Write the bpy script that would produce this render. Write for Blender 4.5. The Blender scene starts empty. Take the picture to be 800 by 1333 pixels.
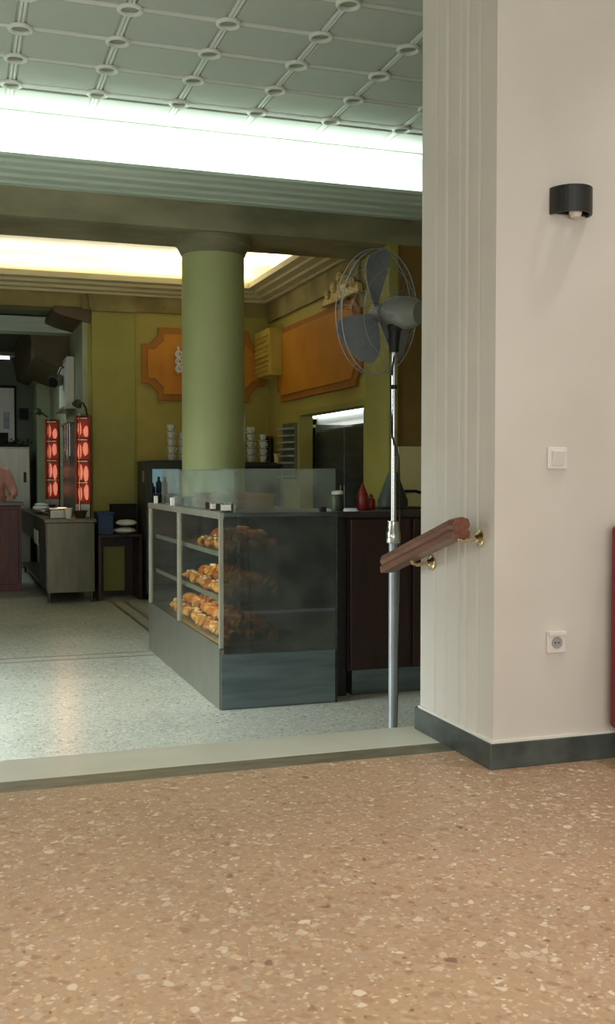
import bpy, bmesh, math, random
from mathutils import Vector, Matrix
R = math.radians
PI = math.pi
random.seed(7)
sc = bpy.context.scene
col = sc.collection

# ------------------------------------------------------------------ camera
F_PX = 1366.0
yaw, pit = math.atan(465 / F_PX), math.atan(47.5 / F_PX)
cam = bpy.data.cameras.new('camera')
cam.sensor_fit = 'HORIZONTAL'
cam.sensor_width = 36.0
cam.lens = F_PX / 800.0 * 36.0
cam.clip_start = 0.05
cam.clip_end = 100
camo = bpy.data.objects.new('camera', cam)
col.objects.link(camo)
camo.location = (0, 0, 1.0)
camo.rotation_euler = (PI / 2 - pit, 0, -yaw)
sc.camera = camo

# ------------------------------------------------------------------ exposure, world, large lights
sc.view_settings.view_transform = 'Standard'
sc.view_settings.look = 'None'
sc.view_settings.gamma = 1.0
sc.view_settings.use_curve_mapping = False
sc.view_settings.exposure = 0.0
sc.cycles.max_bounces = 8
sc.cycles.transparent_max_bounces = 12
sc.cycles.sample_clamp_indirect = 6.0
world = bpy.data.worlds.new('daylight')
sc.world = world
world.use_nodes = True
bgn = world.node_tree.nodes['Background']
bgn.inputs['Color'].default_value = (0.86, 0.95, 1.0, 1)
bgn.inputs['Strength'].default_value = 0.9


def area(name, loc, sx, sy, power, color, target=None, rot=None):
    l = bpy.data.lights.new(name, 'AREA')
    l.shape = 'RECTANGLE'
    l.size, l.size_y = sx, sy
    l.energy = power
    l.color = color
    o = bpy.data.objects.new(name, l)
    col.objects.link(o)
    o.location = loc
    if target is not None:
        d = Vector(target) - Vector(loc)
        o.rotation_euler = d.to_track_quat('-Z', 'Y').to_euler()
    elif rot is not None:
        o.rotation_euler = rot
    return o


# dining room: shop window behind the camera and ceiling lamps
area('rear_window_light', (0.3, -2.6, 1.2), 4.2, 1.7, 88, (1.0, 0.965, 0.92), target=(1.0, 3.0, 0.1))
area('dining_lamp_light', (0.4, 0.6, 3.46), 1.2, 1.2, 17, (1.0, 0.88, 0.75), rot=(0, 0, 0))
# first spot casts the sconce shadow, the rest are added to brighten the floor
for dx, dy in ((2.65, 2.62), (1.05, 2.3), (-0.6, 2.3), (1.05, 0.9), (-0.6, 0.9), (2.65, 0.9)):
    l = bpy.data.lights.new('downlight_and_fill', 'SPOT')
    l.energy = 105
    l.color = (1.0, 0.93, 0.85)
    l.spot_size = R(66)
    l.spot_blend = 0.9
    l.shadow_soft_size = 0.09
    o = bpy.data.objects.new('downlight_and_fill', l)
    col.objects.link(o)
    o.location = (dx, dy, 3.70)
# lower hall: street door on the left
sd = area('street_door_light', (-3.3, 5.6, 1.1), 2.4, 2.2, 125, (0.85, 0.965, 1.0), target=(-0.9, 5.95, -0.36))
sd.data.spread = R(78)
# cove over the front beam and in the rear tray ceiling (fluorescent strips behind the cornice lips)
area('cove_strip_front', (1.1, 8.14, 3.36), 5.6, 0.14, 52, (0.89, 1.0, 0.985), rot=(PI - R(24), 0, 0))
area('cove_strip_rear', (1.6, 11.82, 3.235), 3.6, 0.10, 27, (1.0, 0.95, 0.82), rot=(PI + R(10), 0, 0))
area('cove_strip_side', (3.46, 10.4, 3.235), 0.10, 2.6, 21, (1.0, 0.95, 0.82), rot=(PI, 0, 0))


# ------------------------------------------------------------------ materials
def lin(c):
    return tuple(((v / 255) / 12.92 if v / 255 <= 0.04045 else ((v / 255 + 0.055) / 1.055) ** 2.4) for v in c) + (1,)


def newmat(name):
    m = bpy.data.materials.new(name)
    m.use_nodes = True
    nt = m.node_tree
    return m, nt, nt.nodes['Principled BSDF']


def node(nt, t, **kw):
    n = nt.nodes.new(t)
    for k, v in kw.items():
        setattr(n, k, v)
    return n


def ramp(nt, stops, interp='LINEAR'):
    n = node(nt, 'ShaderNodeValToRGB')
    cr = n.color_ramp
    cr.interpolation = interp
    while len(cr.elements) < len(stops):
        cr.elements.new(0.5)
    for e, (p, c) in zip(cr.elements, stops):
        e.position = p
        e.color = c
    return n


def objco(nt, scale=(1, 1, 1)):
    tc = node(nt, 'ShaderNodeTexCoord')
    mp = node(nt, 'ShaderNodeMapping')
    mp.inputs['Scale'].default_value = scale
    nt.links.new(tc.outputs['Object'], mp.inputs['Vector'])
    return mp.outputs['Vector']


def mottled(name, c1, c2, scale=4.0, rough=0.6, metal=0.0, bump=0.0, stretch=(1, 1, 1), detail=5.0, lo=0.35, hi=0.65, spec=0.5):
    m, nt, p = newmat(name)
    v = objco(nt, stretch)
    n = node(nt, 'ShaderNodeTexNoise')
    n.inputs['Scale'].default_value = scale
    n.inputs['Detail'].default_value = detail
    nt.links.new(v, n.inputs['Vector'])
    r = ramp(nt, [(lo, lin(c1)), (hi, lin(c2))])
    nt.links.new(n.outputs['Fac'], r.inputs['Fac'])
    nt.links.new(r.outputs['Color'], p.inputs['Base Color'])
    p.inputs['Roughness'].default_value = rough
    p.inputs['Metallic'].default_value = metal
    p.inputs['Specular IOR Level'].default_value = spec
    if bump:
        b = node(nt, 'ShaderNodeBump')
        b.inputs['Strength'].default_value = bump
        b.inputs['Distance'].default_value = 0.01
        nt.links.new(n.outputs['Fac'], b.inputs['Height'])
        nt.links.new(b.outputs['Normal'], p.inputs['Normal'])
    return m


def emit(name, c, s):
    m, nt, p = newmat(name)
    p.inputs['Base Color'].default_value = lin(c)
    p.inputs['Emission Color'].default_value = lin(c)
    p.inputs['Emission Strength'].default_value = s
    return m


def glass(name, tint, through=0.85, rough=0.03):
    """thin pane: mostly see-through with a fresnel gloss and a thin uneven pale film"""
    m, nt, p = newmat(name)
    out = nt.nodes['Material Output']
    tr = node(nt, 'ShaderNodeBsdfTransparent')
    tr.inputs['Color'].default_value = tint
    gl = node(nt, 'ShaderNodeBsdfGlossy')
    gl.inputs['Roughness'].default_value = rough
    lw = node(nt, 'ShaderNodeLayerWeight')
    lw.inputs['Blend'].default_value = 0.5
    p5 = node(nt, 'ShaderNodeMath', operation='POWER')
    nt.links.new(lw.outputs['Facing'], p5.inputs[0])
    p5.inputs[1].default_value = 5.0
    fr = node(nt, 'ShaderNodeMapRange')
    fr.inputs['To Min'].default_value = 0.035
    fr.inputs['To Max'].default_value = 0.6
    nt.links.new(p5.outputs[0], fr.inputs['Value'])
    mx = node(nt, 'ShaderNodeMixShader')
    nt.links.new(fr.outputs[0], mx.inputs[0])
    nt.links.new(tr.outputs[0], mx.inputs[1])
    nt.links.new(gl.outputs[0], mx.inputs[2])
    df = node(nt, 'ShaderNodeBsdfDiffuse')
    df.inputs['Color'].default_value = lin((170, 178, 165))
    n = node(nt, 'ShaderNodeTexNoise')
    n.inputs['Scale'].default_value = 5.0
    nt.links.new(objco(nt), n.inputs['Vector'])
    mr = node(nt, 'ShaderNodeMapRange')
    mr.inputs['From Min'].default_value = 0.3
    mr.inputs['From Max'].default_value = 0.7
    mr.inputs['To Min'].default_value = (1 - through) * 0.5
    mr.inputs['To Max'].default_value = (1 - through) * 1.3
    nt.links.new(n.outputs['Fac'], mr.inputs['Value'])
    m2 = node(nt, 'ShaderNodeMixShader')
    nt.links.new(mr.outputs[0], m2.inputs[0])
    nt.links.new(mx.outputs[0], m2.inputs[1])
    nt.links.new(df.outputs[0], m2.inputs[2])
    nt.links.new(m2.outputs[0], out.inputs['Surface'])
    return m


def terrazzo(name, base, cols, scale, rough, chip=0.45, var=0.5, bump=0.0):
    """ground of one colour with stone chips: voronoi cells, each with its own tone, edges lost in the cement"""
    m, nt, p = newmat(name)
    v = objco(nt)
    warp = node(nt, 'ShaderNodeTexNoise')
    warp.inputs['Scale'].default_value = scale * 0.7
    nt.links.new(v, warp.inputs['Vector'])
    mixv = node(nt, 'ShaderNodeVectorMath', operation='SCALE')
    mixv.inputs['Scale'].default_value = 0.5 / scale
    nt.links.new(warp.outputs['Color'], mixv.inputs[0])
    addv = node(nt, 'ShaderNodeVectorMath', operation='ADD')
    nt.links.new(v, addv.inputs[0])
    nt.links.new(mixv.outputs[0], addv.inputs[1])
    prev = None
    big = node(nt, 'ShaderNodeTexNoise')
    big.inputs['Scale'].default_value = 1.3
    nt.links.new(v, big.inputs['Vector'])
    rb = ramp(nt, [(0.3, lin(tuple(x * 0.93 for x in base))), (0.7, lin(tuple(min(255, x * 1.05) for x in base)))])
    nt.links.new(big.outputs['Fac'], rb.inputs['Fac'])
    prev = rb.outputs['Color']
    for k, s in enumerate((scale * 2.1, scale)):
        vo = node(nt, 'ShaderNodeTexVoronoi')
        vo.inputs['Scale'].default_value = s
        nt.links.new(addv.outputs[0], vo.inputs['Vector'])
        sep = node(nt, 'ShaderNodeSeparateColor')
        nt.links.new(vo.outputs['Color'], sep.inputs[0])
        cr = ramp(nt, cols, 'CONSTANT')
        nt.links.new(sep.outputs[0], cr.inputs['Fac'])
        ve = node(nt, 'ShaderNodeTexVoronoi', feature='DISTANCE_TO_EDGE')
        ve.inputs['Scale'].default_value = s
        nt.links.new(addv.outputs[0], ve.inputs['Vector'])
        dist = node(nt, 'ShaderNodeMapRange')
        dist.inputs['From Min'].default_value = 0.03
        dist.inputs['From Max'].default_value = 0.03 + chip * 0.3
        nt.links.new(ve.outputs['Distance'], dist.inputs['Value'])
        pick = node(nt, 'ShaderNodeMapRange')
        pick.inputs['From Min'].default_value = 0.0
        pick.inputs['From Max'].default_value = 1.0
        pick.inputs['To Min'].default_value = 0.0
        pick.inputs['To Max'].default_value = 1.0
        nt.links.new(sep.outputs[1], pick.inputs['Value'])
        pw = node(nt, 'ShaderNodeMath', operation='POWER')
        nt.links.new(pick.outputs[0], pw.inputs[0])
        pw.inputs[1].default_value = 1.0 + 2.0 * (1 - var) + k
        mu = node(nt, 'ShaderNodeMath', operation='MULTIPLY')
        nt.links.new(pw.outputs[0], mu.inputs[0])
        nt.links.new(dist.outputs[0], mu.inputs[1])
        mx = node(nt, 'ShaderNodeMix', data_type='RGBA')
        nt.links.new(mu.outputs[0], mx.inputs['Factor'])
        nt.links.new(prev, mx.inputs[6])
        nt.links.new(cr.outputs['Color'], mx.inputs[7])
        prev = mx.outputs[2]
    nt.links.new(prev, p.inputs['Base Color'])
    p.inputs['Roughness'].default_value = rough
    return m


M = {}
M['terrazzo_brown'] = terrazzo('brown_terrazzo', (178, 146, 116),
                               [(0.0, lin((160, 124, 96))), (0.22, lin((188, 154, 124))), (0.45, lin((204, 178, 148))),
                                (0.64, lin((176, 156, 136))), (0.76, lin((222, 204, 180))), (0.965, lin((128, 94, 76)))],
                               44, 0.42, chip=0.5, var=0.45)
M['terrazzo_grey'] = terrazzo('grey_terrazzo', (194, 194, 178),
                              [(0.0, lin((160, 160, 144))), (0.3, lin((206, 206, 190))), (0.6, lin((224, 224, 210))), (0.9, lin((136, 132, 116)))],
                              55, 0.24, chip=0.5, var=0.7)
M['slab'] = mottled('white_marble', (204, 203, 186), (216, 215, 200), 3, 0.3, detail=6)
M['strip'] = mottled('grey_green_marble', (100, 94, 76), (124, 118, 98), 14, 0.35, detail=8, stretch=(0.5, 2, 1))
M['base'] = mottled('dark_green_marble', (52, 60, 56), (92, 98, 92), 9, 0.32, detail=8, lo=0.3, hi=0.75)
M['pillar'] = mottled('cream_plaster', (206, 199, 187), (214, 207, 196), 2.0, 0.75, bump=0.02)
M['white_bead'] = mottled('white_caulk', (226, 222, 208), (232, 228, 216), 6, 0.6)
M['ceiling'] = mottled('grey_ceiling_plaster', (184, 190, 180), (194, 198, 188), 1.5, 0.8)
M['ceiling_rib'] = mottled('pale_moulding_plaster', (222, 226, 216), (230, 232, 222), 3, 0.6)
M['rosette'] = mottled('rosette_plaster', (150, 158, 142), (166, 172, 156), 12, 0.7)
M['tray'] = mottled('white_tray_plaster', (214, 212, 190), (224, 222, 202), 2, 0.7)
M['cornice'] = mottled('grey_green_cornice', (184, 198, 182), (200, 212, 196), 5, 0.6, stretch=(0.3, 2, 4))
M['beam'] = mottled('olive_marbled_plaster', (112, 108, 82), (154, 148, 116), 2.2, 0.7, detail=7, stretch=(0.6, 1, 1.4))
M['frieze'] = mottled('tan_marbled_plaster', (128, 112, 62), (160, 146, 92), 3, 0.7, detail=7)
M['column'] = mottled('sage_green_paint', (164, 170, 114), (174, 178, 122), 1.4, 0.55)
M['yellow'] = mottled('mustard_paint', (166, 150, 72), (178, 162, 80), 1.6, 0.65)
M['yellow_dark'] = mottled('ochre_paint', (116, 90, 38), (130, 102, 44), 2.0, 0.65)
M['pilaster'] = mottled('olive_yellow_paint', (148, 140, 66), (158, 150, 74), 2.0, 0.6)
M['orange'] = mottled('orange_plaster', (190, 118, 22), (204, 134, 34), 2.2, 0.6, detail=6)
M['orange_dark'] = mottled('burnt_orange_moulding', (160, 98, 24), (172, 110, 32), 4, 0.6)
M['tile_cream'] = mottled('cream_wall_tile', (196, 182, 128), (206, 192, 138), 2, 0.35)
M['gold'] = mottled('gilt_plaster', (190, 160, 84), (226, 204, 130), 9, 0.4, bump=0.4)
M['wall_plain'] = mottled('warm_white_wall', (200, 196, 182), (208, 204, 190), 2, 0.8)
M['steel'] = mottled('brushed_steel', (136, 136, 122), (144, 144, 130), 3, 0.36, metal=0.85, stretch=(6, 6, 1))
M['steel_dark'] = mottled('dark_steel', (74, 80, 80), (96, 102, 100), 2.5, 0.36, metal=0.7, stretch=(1, 1, 8))
M['steel_kick'] = mottled('steel_plinth', (98, 112, 116), (120, 132, 134), 2.5, 0.3, metal=0.75, stretch=(1, 1, 8))
M['alu'] = mottled('aluminium_profile', (150, 148, 130), (164, 162, 146), 6, 0.35, metal=0.6)
M['chrome'] = mottled('chrome', (206, 206, 204), (222, 222, 220), 3, 0.16, metal=1.0)
M['nickel'] = mottled('aged_brass_nickel', (196, 178, 138), (214, 198, 160), 8, 0.22, metal=1.0)
M['pole_grey'] = mottled('satin_grey_tube', (146, 150, 152), (162, 166, 168), 5, 0.4, metal=0.5)
M['blade'] = mottled('dusty_grey_plastic', (104, 112, 116), (122, 128, 130), 5, 0.55)
M['motor'] = mottled('dusty_motor_enamel', (106, 110, 104), (128, 130, 122), 6, 0.42)
M['black'] = mottled('black_plastic', (16, 16, 15), (24, 24, 22), 6, 0.5)
M['sconce'] = mottled('black_enamel', (30, 29, 28), (40, 38, 36), 8, 0.45)
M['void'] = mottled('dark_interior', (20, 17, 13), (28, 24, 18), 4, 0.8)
M['wood_rail'] = mottled('varnished_mahogany', (98, 54, 36), (124, 74, 50), 5, 0.32, stretch=(14, 1.2, 14), detail=6)
M['wood_dark'] = mottled('dark_cherry_wood', (40, 18, 10), (54, 25, 14), 4, 0.4, stretch=(6, 6, 0.8), detail=6)
M['wood_red'] = mottled('red_brown_wood', (82, 36, 18), (104, 46, 24), 4, 0.45, stretch=(6, 6, 0.8))
M['wood_top'] = mottled('dark_counter_top', (46, 42, 36), (60, 54, 46), 4, 0.3)
M['moulding_brown'] = mottled('brown_moulding', (82, 66, 38), (100, 82, 50), 3, 0.6)
M['white_plastic'] = mottled('white_plastic', (222, 216, 207), (228, 222, 213), 5, 0.35)
M['grey_plastic'] = mottled('grey_plastic', (158, 156, 150), (170, 168, 162), 5, 0.4)
M['maroon'] = mottled('maroon_leatherette', (112, 22, 34), (132, 30, 42), 6, 0.45, bump=0.1)
M['paper'] = mottled('white_paper', (222, 220, 206), (236, 234, 222), 6, 0.7)
M['blue'] = mottled('blue_plastic', (32, 56, 92), (40, 66, 104), 5, 0.5)
M['fridge_body'] = mottled('dark_green_grey_enamel', (52, 60, 50), (64, 72, 60), 4, 0.5)
M['cornice_lit'] = mottled('lit_cornice_tone', (206, 192, 148), (218, 206, 164), 5, 0.6, stretch=(0.3, 2, 4))  # lighter, warmer tone puts the bounced cove light into the cornice colour
M['steel_table'] = mottled('dark_table_steel', (88, 86, 70), (98, 95, 78), 3, 0.36, metal=0.8, stretch=(6, 6, 1))  # darker copy of the brushed steel, used on the serving table
M['screen_blue'] = emit('lit_fridge_back', (150, 190, 204), 0.42)
M['cup'] = mottled('white_porcelain', (208, 208, 190), (222, 222, 206), 6, 0.22)
M['ac'] = mottled('yellowed_plastic', (186, 160, 66), (198, 172, 78), 5, 0.5)
M['crust'] = mottled('baked_crust', (158, 84, 24), (226, 166, 78), 16, 0.22, bump=0.3, lo=0.3, hi=0.7)
M['crust_dark'] = mottled('glazed_brown_crust', (136, 62, 16), (206, 122, 40), 14, 0.22, bump=0.3, lo=0.3, hi=0.7)
M['sugar'] = mottled('sugar_dusting', (240, 224, 180), (250, 240, 210), 30, 0.6)
M['card'] = mottled('brown_cardboard', (120, 72, 34), (138, 86, 44), 5, 0.7)
M['red_plastic'] = mottled('red_squeeze_plastic', (120, 22, 16), (140, 28, 20), 5, 0.35)
M['glow'] = emit('glowing_ceramic', (255, 156, 126), 0.5)
M['ember'] = mottled('red_burner_frame', (132, 44, 22), (170, 66, 36), 10, 0.5, metal=0.3)  # dark red metal for the grill tower frames
M['ember_hot'] = emit('red_hot_mesh', (170, 52, 26), 0.12)
M['tube'] = emit('fluorescent_tube', (225, 245, 255), 5.0)
M['bulb'] = emit('warm_lamp', (255, 244, 205), 3.0)
M['leaf'] = mottled('dark_leaf', (34, 46, 24), (50, 62, 32), 8, 0.6)
M['pale_wall'] = mottled('pale_green_wall', (150, 158, 122), (166, 172, 136), 2, 0.7)
M['deep_wall'] = mottled('grey_green_wall', (96, 104, 84), (112, 118, 96), 2, 0.7)
M['board'] = mottled('white_board', (214, 212, 196), (226, 224, 208), 3, 0.5)
M['shirt'] = mottled('salmon_cotton', (232, 164, 148), (242, 180, 164), 7, 0.8, bump=0.2)
M['skin'] = mottled('skin', (206, 150, 118), (214, 160, 128), 6, 0.55)
M['trousers'] = mottled('dark_trousers', (38, 38, 44), (48, 48, 54), 8, 0.85)
M['hair'] = mottled('dark_hair', (26, 20, 16), (40, 30, 24), 20, 0.6)
M['pane'] = glass('clear_pane', (0.95, 0.97, 0.94, 1), 0.985)
M['hood_pane'] = glass('milky_pane', (0.90, 0.94, 0.89, 1), 0.80)
M['end_pane'] = glass('smoked_pane', (0.27, 0.27, 0.26, 1), 0.88)


# ------------------------------------------------------------------ mesh builder
class MB:
    def __init__(self):
        self.v, self.f, self.s = [], [], []

    def add(self, vs, fs, smooth=False):
        b = len(self.v)
        self.v += [tuple(p) for p in vs]
        for f in fs:
            self.f.append(tuple(b + i for i in f))
            self.s.append(smooth)
        return self

    def box(self, x0, x1, y0, y1, z0, z1):
        return self.add([(x0, y0, z0), (x1, y0, z0), (x1, y1, z0), (x0, y1, z0), (x0, y0, z1), (x1, y0, z1), (x1, y1, z1), (x0, y1, z1)],
                        [(0, 3, 2, 1), (4, 5, 6, 7), (0, 1, 5, 4), (1, 2, 6, 5), (2, 3, 7, 6), (3, 0, 4, 7)])

    def prism(self, pts, axis, a, b):
        """outline pts (2-D) pushed along an axis; 'x': pts are (y,z), 'y': (x,z), 'z': (x,y)"""
        n = len(pts)
        put = {'x': lambda p, t: (t, p[0], p[1]), 'y': lambda p, t: (p[0], t, p[1]), 'z': lambda p, t: (p[0], p[1], t)}[axis]
        vs = [put(p, a) for p in pts] + [put(p, b) for p in pts]
        fs = [tuple(range(n)), tuple(range(2 * n - 1, n - 1, -1))]
        fs += [(i, n + i, n + (i + 1) % n, (i + 1) % n) for i in range(n)]
        return self.add(vs, fs)

    def tube(self, pts, r, n=10, cap=True):
        pts = [Vector(p) for p in pts]
        rs = r if isinstance(r, (list, tuple)) else [r] * len(pts)
        vs, fs = [], []
        ref = None
        for i, p in enumerate(pts):
            a = pts[max(0, i - 1)]
            b = pts[min(len(pts) - 1, i + 1)]
            t = (b - a).normalized()
            if ref is None:
                ref = t.orthogonal().normalized()
            ref = (ref - t * ref.dot(t))
            ref = ref.normalized() if ref.length > 1e-6 else t.orthogonal().normalized()
            bi = t.cross(ref)
            for k in range(n):
                an = 2 * PI * k / n
                vs.append(p + (ref * math.cos(an) + bi * math.sin(an)) * rs[i])
        for i in range(len(pts) - 1):
            for k in range(n):
                fs.append((i * n + k, i * n + (k + 1) % n, (i + 1) * n + (k + 1) % n, (i + 1) * n + k))
        if cap:
            fs.append(tuple(range(n - 1, -1, -1)))
            fs.append(tuple((len(pts) - 1) * n + k for k in range(n)))
        return self.add(vs, fs, True)

    def lathe(self, prof, c=(0, 0, 0), n=24, axis=None):
        """prof: (radius, height) from the bottom up, turned about axis (default z) through c"""
        ax = Vector(axis or (0, 0, 1)).normalized()
        q = Vector((0, 0, 1)).rotation_difference(ax)
        vs, fs = [], []
        for r, z in prof:
            for k in range(n):
                a = 2 * PI * k / n
                vs.append(q @ Vector((r * math.cos(a), r * math.sin(a), z)) + Vector(c))
        for i in range(len(prof) - 1):
            for k in range(n):
                fs.append((i * n + k, i * n + (k + 1) % n, (i + 1) * n + (k + 1) % n, (i + 1) * n + k))
        fs.append(tuple(range(n - 1, -1, -1)))
        fs.append(tuple((len(prof) - 1) * n + k for k in range(n)))
        return self.add(vs, fs, True)

    def ball(self, c, rx, ry, rz, n=14, m=9, jit=0.0, seed=0):
        rnd = random.Random(seed)
        vs, fs = [], []
        for i in range(m + 1):
            th = PI * i / m
            for k in range(n):
                a = 2 * PI * k / n
                j = 1 + (rnd.random() - 0.5) * jit
                vs.append((c[0] + rx * math.sin(th) * math.cos(a) * j, c[1] + ry * math.sin(th) * math.sin(a) * j, c[2] - rz * math.cos(th) * j))
        for i in range(m):
            for k in range(n):
                fs.append((i * n + k, i * n + (k + 1) % n, (i + 1) * n + (k + 1) % n, (i + 1) * n + k))
        return self.add(vs, fs, True)

    def torus(self, c, R0, r, n=28, m=8, axis=(0, 0, 1)):
        q = Vector((0, 0, 1)).rotation_difference(Vector(axis).normalized())
        vs, fs = [], []
        for i in range(n):
            a = 2 * PI * i / n
            for k in range(m):
                b = 2 * PI * k / m
                vs.append(q @ Vector(((R0 + r * math.cos(b)) * math.cos(a), (R0 + r * math.cos(b)) * math.sin(a), r * math.sin(b))) + Vector(c))
        for i in range(n):
            for k in range(m):
                fs.append((i * m + k, ((i + 1) % n) * m + k, ((i + 1) % n) * m + (k + 1) % m, i * m + (k + 1) % m))
        return self.add(vs, fs, True)

    def ring_slab(self, c, r0, r1, h, n=24, axis=(0, 0, 1)):
        return self.lathe([(r0, 0), (r1, 0), (r1, h), (r0, h)], c, n, axis)


OFF = {}


def obj(name, mb, mat, parent=None, bevel=0.0, local=False, seg=2):
    """link a builder's mesh as ONE object; coordinates are world ones unless local"""
    off = Vector((0, 0, 0)) if local else Vector(OFF.get(parent.name, (0, 0, 0)) if parent else (0, 0, 0))
    me = bpy.data.meshes.new(name)
    me.from_pydata([tuple(Vector(p) - off) for p in mb.v], [], mb.f)
    me.polygons.foreach_set('use_smooth', mb.s)
    me.update()
    bm = bmesh.new()
    bm.from_mesh(me)
    bmesh.ops.remove_doubles(bm, verts=bm.verts, dist=1e-6)
    bmesh.ops.recalc_face_normals(bm, faces=bm.faces)
    bm.to_mesh(me)
    bm.free()
    if any(mb.s):
        me.set_sharp_from_angle(angle=R(42))
    me.materials.append(M[mat] if isinstance(mat, str) else mat)
    o = bpy.data.objects.new(name, me)
    col.objects.link(o)
    if parent is not None:
        o.parent = parent
        OFF[o.name] = OFF.get(parent.name, (0, 0, 0))
    if bevel:
        b = o.modifiers.new('bevel', 'BEVEL')
        b.width = bevel
        b.segments = seg
        b.limit_method = 'ANGLE'
    return o


def tag(o, label, cat, group=None):
    o['label'] = label
    o['category'] = cat
    if group:
        o['group'] = group
    return o


def thing(name, label, cat, loc=(0, 0, 0), group=None):
    o = bpy.data.objects.new(name, None)
    o.empty_display_size = 0.1
    col.objects.link(o)
    o.location = loc
    OFF[o.name] = tuple(loc)
    return tag(o, label, cat, group)


def struct(name, mb, mat, bevel=0.0, label=None):
    o = obj(name, mb, mat, None, bevel)
    o['kind'] = 'structure'
    if label:
        o['label'] = label
    return o



def copy_tree(o, parent=None):
    c = o.copy()
    col.objects.link(c)
    if parent is not None:
        c.parent = parent
    for ch in list(o.children):
        copy_tree(ch, c)
    return c


LF = -0.36        # level of the lower hall's floor
CZ = 3.72         # ceiling

# ------------------------------------------------------------------ floors, steps, threshold
struct('floor', MB().box(-3.2, 4.2, -2.8, 3.41, -0.12, 0.0), 'terrazzo_brown', label='brown terrazzo floor with pale stone chips')
struct('trim_1', MB().box(-3.2, 1.742, 3.41, 3.53, -0.12, 0.0), 'strip', label='dark marble strip between brown floor and white threshold')
struct('trim_2', MB().box(-3.2, 1.742, 3.53, 3.80, -0.12, 0.001), 'slab', 0.004, label='white marble threshold slab at the top of the steps')
struct('trim_3', MB().box(-3.2, 4.4, 3.80, 4.10, LF - 0.1, -0.18), 'slab', 0.004, label='white marble step tread below the threshold')
struct('trim_4', MB().box(-3.2, 4.4, 3.55, 3.80, LF - 0.1, -0.125), 'slab', label='white marble riser under the threshold')
struct('floor.001', MB().box(-3.5, 5.2, 4.10, 17.4, LF - 0.12, LF), 'terrazzo_grey', label='pale grey speckled terrazzo floor of the lower hall')
for i, (x0, x1, y0, y1) in enumerate([(-3.4, 1.46, 7.86, 7.885), (-3.4, 1.46, 8.035, 8.06), (1.62, 1.655, 8.2, 11.3), (1.76, 1.79, 8.2, 11.3)]):
    struct('trim_%d' % (5 + i), MB().box(x0, x1, y0, y1, LF - 0.01, LF + 0.0012), 'strip', label='thin dark border line inlaid in the pale floor')

# ------------------------------------------------------------------ cream pillar
fl = [(1.742, 3.155)]
for a, b in ((3.262, 3.282), (3.345, 3.375), (3.405, 3.425), (3.505, 3.535), (3.60, 3.62)):
    fl += [(1.742, a), (1.749, a + 0.009), (1.749, b - 0.009), (1.742, b)]
fl += [(1.742, 3.74), (2.232, 3.74), (2.232, 3.155)]
struct('wall_pillar', MB().prism(fl, 'z', 0, CZ), 'pillar', label='cream plaster pillar with shallow grooves on its left side')
struct('baseboard_pillar', MB().prism([(1.724, 3.139), (2.30, 3.139), (2.30, 3.155), (1.742, 3.155), (1.742, 3.757), (1.724, 3.757)], 'z', 0, 0.088), 'base', 0.003,
       label='dark green marble baseboard around the cream pillar')
struct('trim_9', MB().prism([(1.732, 3.146), (2.232, 3.146), (2.232, 3.156), (1.743, 3.156), (1.743, 3.74), (1.732, 3.74)], 'z', 0.088, 0.097), 'white_bead')
struct('wall_front', MB().box(2.232, 4.2, 3.19, 3.74, 0, CZ), 'pillar')
struct('wall_side', MB().box(4.2, 4.35, -2.8, 3.8, 0, CZ), 'wall_plain')
struct('wall_left', MB().box(-3.35, -3.2, -2.8, 3.5, 0, CZ), 'wall_plain')

# ------------------------------------------------------------------ panelled ceiling with rosettes
ce = struct('ceiling', MB().box(-3.5, 4.55, -2.8, 8.36, CZ, CZ + 0.1), 'ceiling', label='grey green plaster ceiling with ribs and ring rosettes')
XS = [1.02 + 0.587 * k for k in range(-5, 6)]
YS = [7.61 - 0.475 * k for k in range(0, 6)]
pan = rib_x = rib_y = ros = None
for j, y in enumerate([8.16] + YS):
    for i, x in enumerate(XS[:-1]):
        x1 = XS[i + 1]
        if pan is None:
            pan = obj('ceiling_panel', MB().box(0.032, 0.555, -0.443, -0.032, -0.012, 0.0), 'ceiling', ce, 0.006, local=True, seg=1)
            p = pan
        else:
            p = pan.copy()
            col.objects.link(p)
        p.location = (x, y, CZ)
for y in YS:
    for x in XS:
        if ros is None:
            ros = obj('rosette', MB().torus((0, 0, -0.02), 0.064, 0.014, 22, 8), 'ceiling_rib', ce, local=True)
            dsk = obj('rosette_disc', MB().lathe([(0.056, -0.012), (0.056, 0.0)], n=18), 'rosette', ros, local=True)
            o = ros
        else:
            o = copy_tree(ros, ce)
        o.location = (x, y, CZ)
        if x == XS[-1]:
            continue
        if rib_x is None:
            m = MB()
            for s in (-0.011, 0.011):
                m.tube([(0.06, s, -0.006), (0.527, s, -0.006)], 0.010, 6)
            rib_x = obj('ceiling_rib', m, 'ceiling_rib', ce, local=True)
            o = rib_x
        else:
            o = rib_x.copy()
            col.objects.link(o)
        o.location = (x, y, CZ)
for y in YS[1:]:
    for x in XS:
        if rib_y is None:
            m = MB()
            for s in (-0.011, 0.011):
                m.tube([(s, 0.06, -0.006), (s, 0.415, -0.006)], 0.010, 6)
            rib_y = obj('ceiling_rib', m, 'ceiling_rib', ce, local=True)
            o = rib_y
        else:
            o = rib_y.copy()
            col.objects.link(o)
        o.location = (x, y, CZ)
for x in XS:
    o = rib_y.copy()
    col.objects.link(o)
    o.location = (x, 7.61, CZ)
obj('ceiling_edge', MB().box(-2.2, 4.3, 8.175, 8.19, CZ - 0.012, CZ), 'rosette', ce)

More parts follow.
